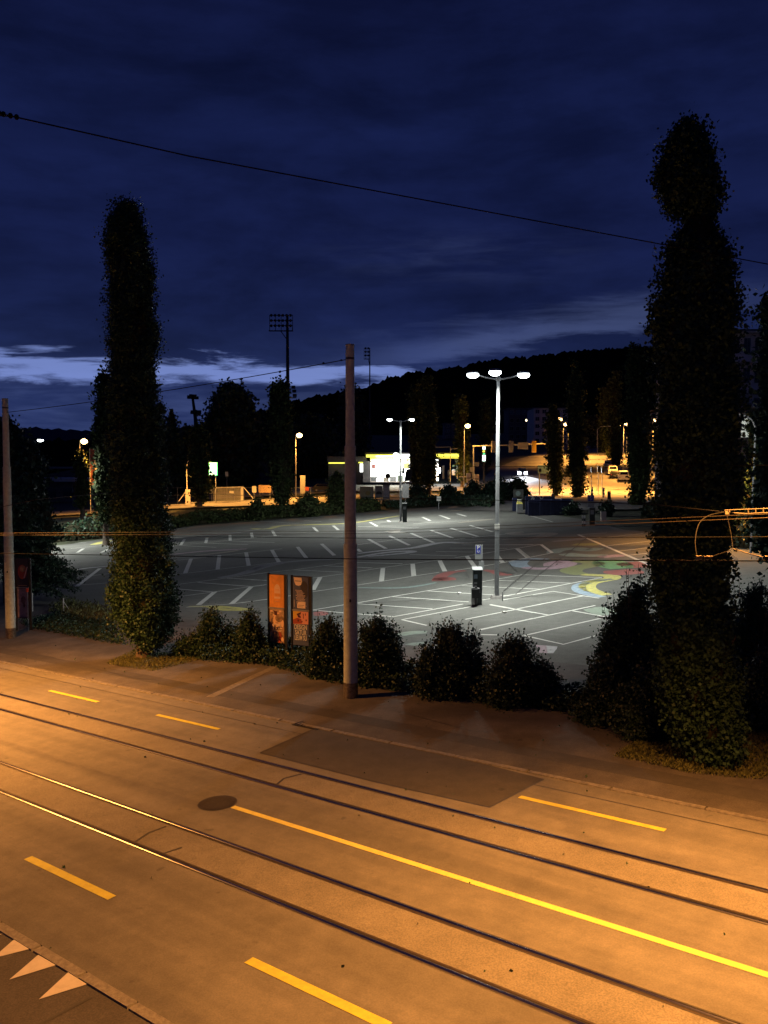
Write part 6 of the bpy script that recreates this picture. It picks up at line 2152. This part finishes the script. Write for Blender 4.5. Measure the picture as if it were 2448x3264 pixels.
MB().box((0, 0, (z(971) + z(962)) / 2), (0.5, 0.1, z(962) - z(971))).build('logo_panel', 'greensign', t)
MB().box((-0.05, 0, (z(977) + z(973)) / 2), (0.4, 0.1, 0.3)).build('price_panel', 'amber', t)
MB().box((0.0, 0, (z(981) + z(979)) / 2), (0.4, 0.1, 0.2)).build('price_panel', 'greenrim', t)
MB().box((0, 0, (z(996) + z(983)) / 2), (0.55, 0.1, z(983) - z(996))).build('lower_panel', 'greensign', t)
MB().box((0, 0.1, z(1000) / 2), (0.3, 0.12, z(1000))).build('foot', 'dark', t)
# white figure-like post & barrier near gantry
for lab, px, y0, y1, w in (('white cabinet beside the gantry post', 1012, 1017, 1034, 0.7), ('striped barrier board right of the gantry post', 1030, 1020, 1034, 0.7)):
    dep = 146
    x = (px * D - PX0) / F * dep
    bz = Tz(x, dep)
    zt = W(0, y0 * D, dep).z - bz
    t = thing('street_cabinet', lab, 'cabinet', (x, dep, bz))
    MB().box((0, 0, zt * 0.45), (w, 0.4, zt * 0.9)).build('cabinet_body', 'signwhite', t)
    for k in range(3):
        MB().box((0, -0.22, zt * (0.2 + 0.25 * k)), (w * 0.9, 0.04, 0.14)).build('stripe', 'dark', t)
# striped posts on the island
for lab, px in (('black and white striped marker post, left on the island', 1279), ('black and white striped marker post, right on the island', 1304)):
    dep = 128
    x = (px * D - PX0) / F * dep
    t = thing('marker_post', lab, 'bollard', (x, dep, Tz(x, dep)), 0, 'striped island marker posts')
    for k in range(6):
        MB().tube([(0, 0, k * 0.26), (0, 0, k * 0.26 + 0.26)], 0.16, 8).build('band', 'signwhite' if k % 2 else 'dark', t)

# ------------------------------------------------------------------ cars


def make_car(label, body='carwhite', van=False):
    t = thing('parked_car', label, 'car', (0, 0, 0), 0, 'cars parked up the far street')
    Lc, Wc = (4.3, 1.76) if not van else (4.6, 1.85)
    if van:
        low = [(-2.3, .35), (2.3, .35), (2.3, .75), (1.75, 1.02), (-2.3, 1.05)]
        cab = [(-2.28, 1.05), (1.65, 1.02), (1.15, 1.8), (-2.15, 1.86)]
    else:
        low = [(-2.15, .32), (2.15, .32), (2.15, .62), (1.95, .80), (1.1, .92), (-1.75, .95), (-2.1, .86)]
        cab = [(-1.8, .95), (1.05, .92), (0.35, 1.42), (-1.3, 1.45)]
    b = MB()
    b.extrude([(x, -Wc / 2, z) for x, z in low], (0, Wc, 0))
    b.build('body', body, t)
    n = len(cab)
    v = [(x, -Wc / 2 + (0.03 if z < 1.1 else 0.18), z) for x, z in cab] + [(x, Wc / 2 - (0.03 if z < 1.1 else 0.18), z) for x, z in cab]
    fs = [tuple(range(n)), tuple(range(2 * n - 1, n - 1, -1))] + [(i, n + i, n + (i + 1) % n, (i + 1) % n) for i in range(n)]
    MB().add(v, fs).build('cabin', body, t)
    # windows
    def side(y, sg):
        pts = [(cab[0][0] + .25, 1.0), (cab[1][0] - .2, .98), (cab[2][0] - .08, cab[2][1] - .08), (cab[3][0] + .15, cab[3][1] - .08)]
        return [(x, sg * (Wc / 2 - (0.03 if z < 1.1 else 0.16) + 0.012), z) for x, z in pts]
    for sg in (-1, 1):
        MB().poly(side(0, sg)).build('side_window', 'carglass', t)
    for a, c, nm in ((cab[1], cab[2], 'windscreen'), (cab[0], cab[3], 'rear_window')):
        k = 0.02 if nm == 'windscreen' else -0.02
        hw = Wc / 2 - 0.22
        zt = c[1] - 0.08
        za = a[1] + (0.06 if not (van and nm == 'rear_window') else 0.25)
        MB().poly([(a[0] + k, -hw, za), (a[0] + k, hw, za), (c[0] + k * 1.6, hw - .05, zt), (c[0] + k * 1.6, -hw + .05, zt)]).build(nm, 'carglass', t)
    for x in (-Lc / 2 + 0.8, Lc / 2 - 0.8):
        for sg in (-1, 1):
            w_ = MB().tube([(x, sg * (Wc / 2 - .18), .32), (x, sg * (Wc / 2 + .01), .32)], .32, 16).build('wheel', 'tyre', t)
            MB().tube([(x, sg * (Wc / 2 + .01), .32), (x, sg * (Wc / 2 + .02), .32)], .19, 12).build('rim', 'hub', w_)
    for sg in (-1, 1):
        MB().box((Lc / 2 - 0.02, sg * (Wc / 2 - .28), .66), (.08, .34, .14)).build('headlight', 'signwhite', t)
        MB().box((-Lc / 2 + 0.04, sg * (Wc / 2 - .2), .78), (.08, .2, .2)).build('tail_light', 'taillight', t)
        MB().box((cab[1][0] - .25, sg * (Wc / 2 + .09), 1.0), (.12, .18, .12)).build('mirror', body, t)
    MB().box((-Lc / 2 - 0.005, 0, .55), (.03, .5, .12)).build('number_plate', 'signwhite', t)
    return t


# the parked row: right kerb of the uphill street, rear ends or noses towards us
dirv = Vector((52 - 38, 215 - 150, 0)).normalized()
yaw = math.atan2(dirv.y, dirv.x)
slope = math.atan(0.066 * dirv.y)
protos = {}
cars = [
 (2033, 1537, 'cardark', False, 'dark car nearest the junction, partly hidden by the thick poplar'),
 (1986, 1530, 'carwhite', True, 'boxy white van parked near the junction'),
 (1958, 1520, 'cardark', False, 'dark low car parked between the two white vehicles'),
 (1952, 1508, 'carwhite', True, 'white estate car with dark rear window parked behind the van'),
 (1934, 1492, 'carsilver', False, 'silver car parked farther up the kerb'),
 (1925, 1483, 'carwhite', False, 'pale car parked near the top of the kerb row'),
 (1916, 1474, 'cardark', False, 'farthest dark car at the top of the kerb row'),
]
cdep = [155, 167, 173, 180, 199, 211, 221]
for (px, py, body, van, lab), dep in zip(cars, cdep):
    key = (body, van)
    if key not in protos:
        protos[key] = make_car(lab, body, van)
        o = protos[key]
    else:
        o = copy_tree(protos[key])
        o['label'] = lab
    x = (px - PX0) / F * dep
    o.location = (x, dep, Tz(x, dep) + 0.14)
    o.rotation_euler = (0, -slope, yaw)
# cars by the station and on the left of it
o = copy_tree(protos[('cardark', False)])
o['label'] = 'dark car standing in shadow left of the petrol station'
o['group'] = 'cars near the station'
x = (700 * D - PX0) / F * 155
o.location = (x, 155, Tz(x, 155) + 0.1)
o.rotation_euler = (0, 0, 0.1)
# car with headlights
hc = copy_tree(protos[('cardark', False)])
hc.name = 'driving_car'
hc['label'] = 'oncoming car with two dazzling headlights on the left branch street'
del hc['group']
x = (1664 - PX0) / F * 184
hz_ = Tz(x, 184) + 0.18
hc.location = (x, 184, hz_)
face = math.atan2(-1, -0.12)
hc.rotation_euler = (0, 0.05, face)
for ch in list(hc.children):
    if ch.name.startswith('headlight'):
        sgn = 1 if sum(v.co.y for v in ch.data.vertices) > 0 else -1
        ch.data = ch.data.copy()
        ch.data.materials.clear()
        ch.data.materials.append(MT['head'])
        for v in ch.data.vertices:
            v.co.y = sgn * 0.66 + (v.co.y - sgn * 0.6) * 1.9
            v.co.z = 0.68 + (v.co.z - 0.68) * 4.2  # headlights enlarged so their shape includes the dazzle around them
            v.co.x += 0.05
for sg in (-1, 1):
    light('headlight_beam', 'SPOT', (2.3, sg * 0.6, 0.72), 20000, (0.86, 0.90, 1.0), hc, (0, R_(-83), 0), 0.08, R_(50), 0.6)

# ------------------------------------------------------------------ buildings


def block(label, px0, px1, dep, top_y, floors, cols, depth_m, wallm, rotz=0.0, lit=(), name='apartment_block', base_extra=0.0, balc=False):
    xa, xb = (px0 * D - PX0) / F * dep, (px1 * D - PX0) / F * dep
    cx = (xa + xb) / 2
    bz = Tz(cx, dep) - base_extra
    h = W(0, top_y * D, dep).z - bz
    w = xb - xa
    t = thing(name, label, 'building', (cx, dep, bz), rotz)
    MB().box((0, depth_m / 2, h / 2), (w, depth_m, h)).build('wall', wallm, t)
    MB().box((0, depth_m / 2, h + 0.15), (w + 0.8, depth_m + 0.8, 0.3)).build('roof', 'facade_dark', t)
    fh = h / floors
    cw = w / cols
    for j in range(floors):
        if balc:
            MB().box((0, -0.5, j * fh + fh * 0.98), (w * 0.98, 1.0, 0.14)).build('balcony_slab', wallm, t)
        for i in range(cols):
            wm = 'litglass' if (j, i) in lit else 'glass'
            z0 = j * fh + fh * 0.30
            hh = fh * 0.5
            xx = -w / 2 + (i + 0.5) * cw
            fr = MB().box((xx, -0.02, z0 + hh / 2), (cw * 0.62, 0.10, hh + 0.12)).build('window', 'signwhite' if (j, i) in lit else 'facade', t)
            MB().box((xx - cw * 0.148, -0.08, z0 + hh / 2), (cw * 0.27, 0.04, hh)).build('pane', wm, fr)
            MB().box((xx + cw * 0.148, -0.08, z0 + hh / 2), (cw * 0.27, 0.04, hh)).build('pane', wm, fr)
    return t


block('tall pale apartment block rising behind the big right poplar', 1500, 1760, 95, 718, 6, 11, 14, 'facade', balc=True)
block('lower warm lit wing in front of the tall block at the right', 1555, 1625, 78, 888, 3, 2, 8, 'facade_orange', lit=((2, 1), (2, 0)))
block('grey apartment house far behind the signal gantry, left', 1098, 1150, 330, 883, 4, 4, 14, 'facade_dark')
block('grey blue apartment house far behind the signal gantry, right', 1152, 1225, 300, 882, 5, 5, 14, 'facade')
block('pale house behind the station lamp on the slope', 960, 1000, 360, 915, 3, 3, 12, 'facade_dark')
block('dark house left of the right poplar with amber reflections', 1402, 1450, 215, 888, 4, 3, 12, 'facade_dark', lit=((2, 2),))
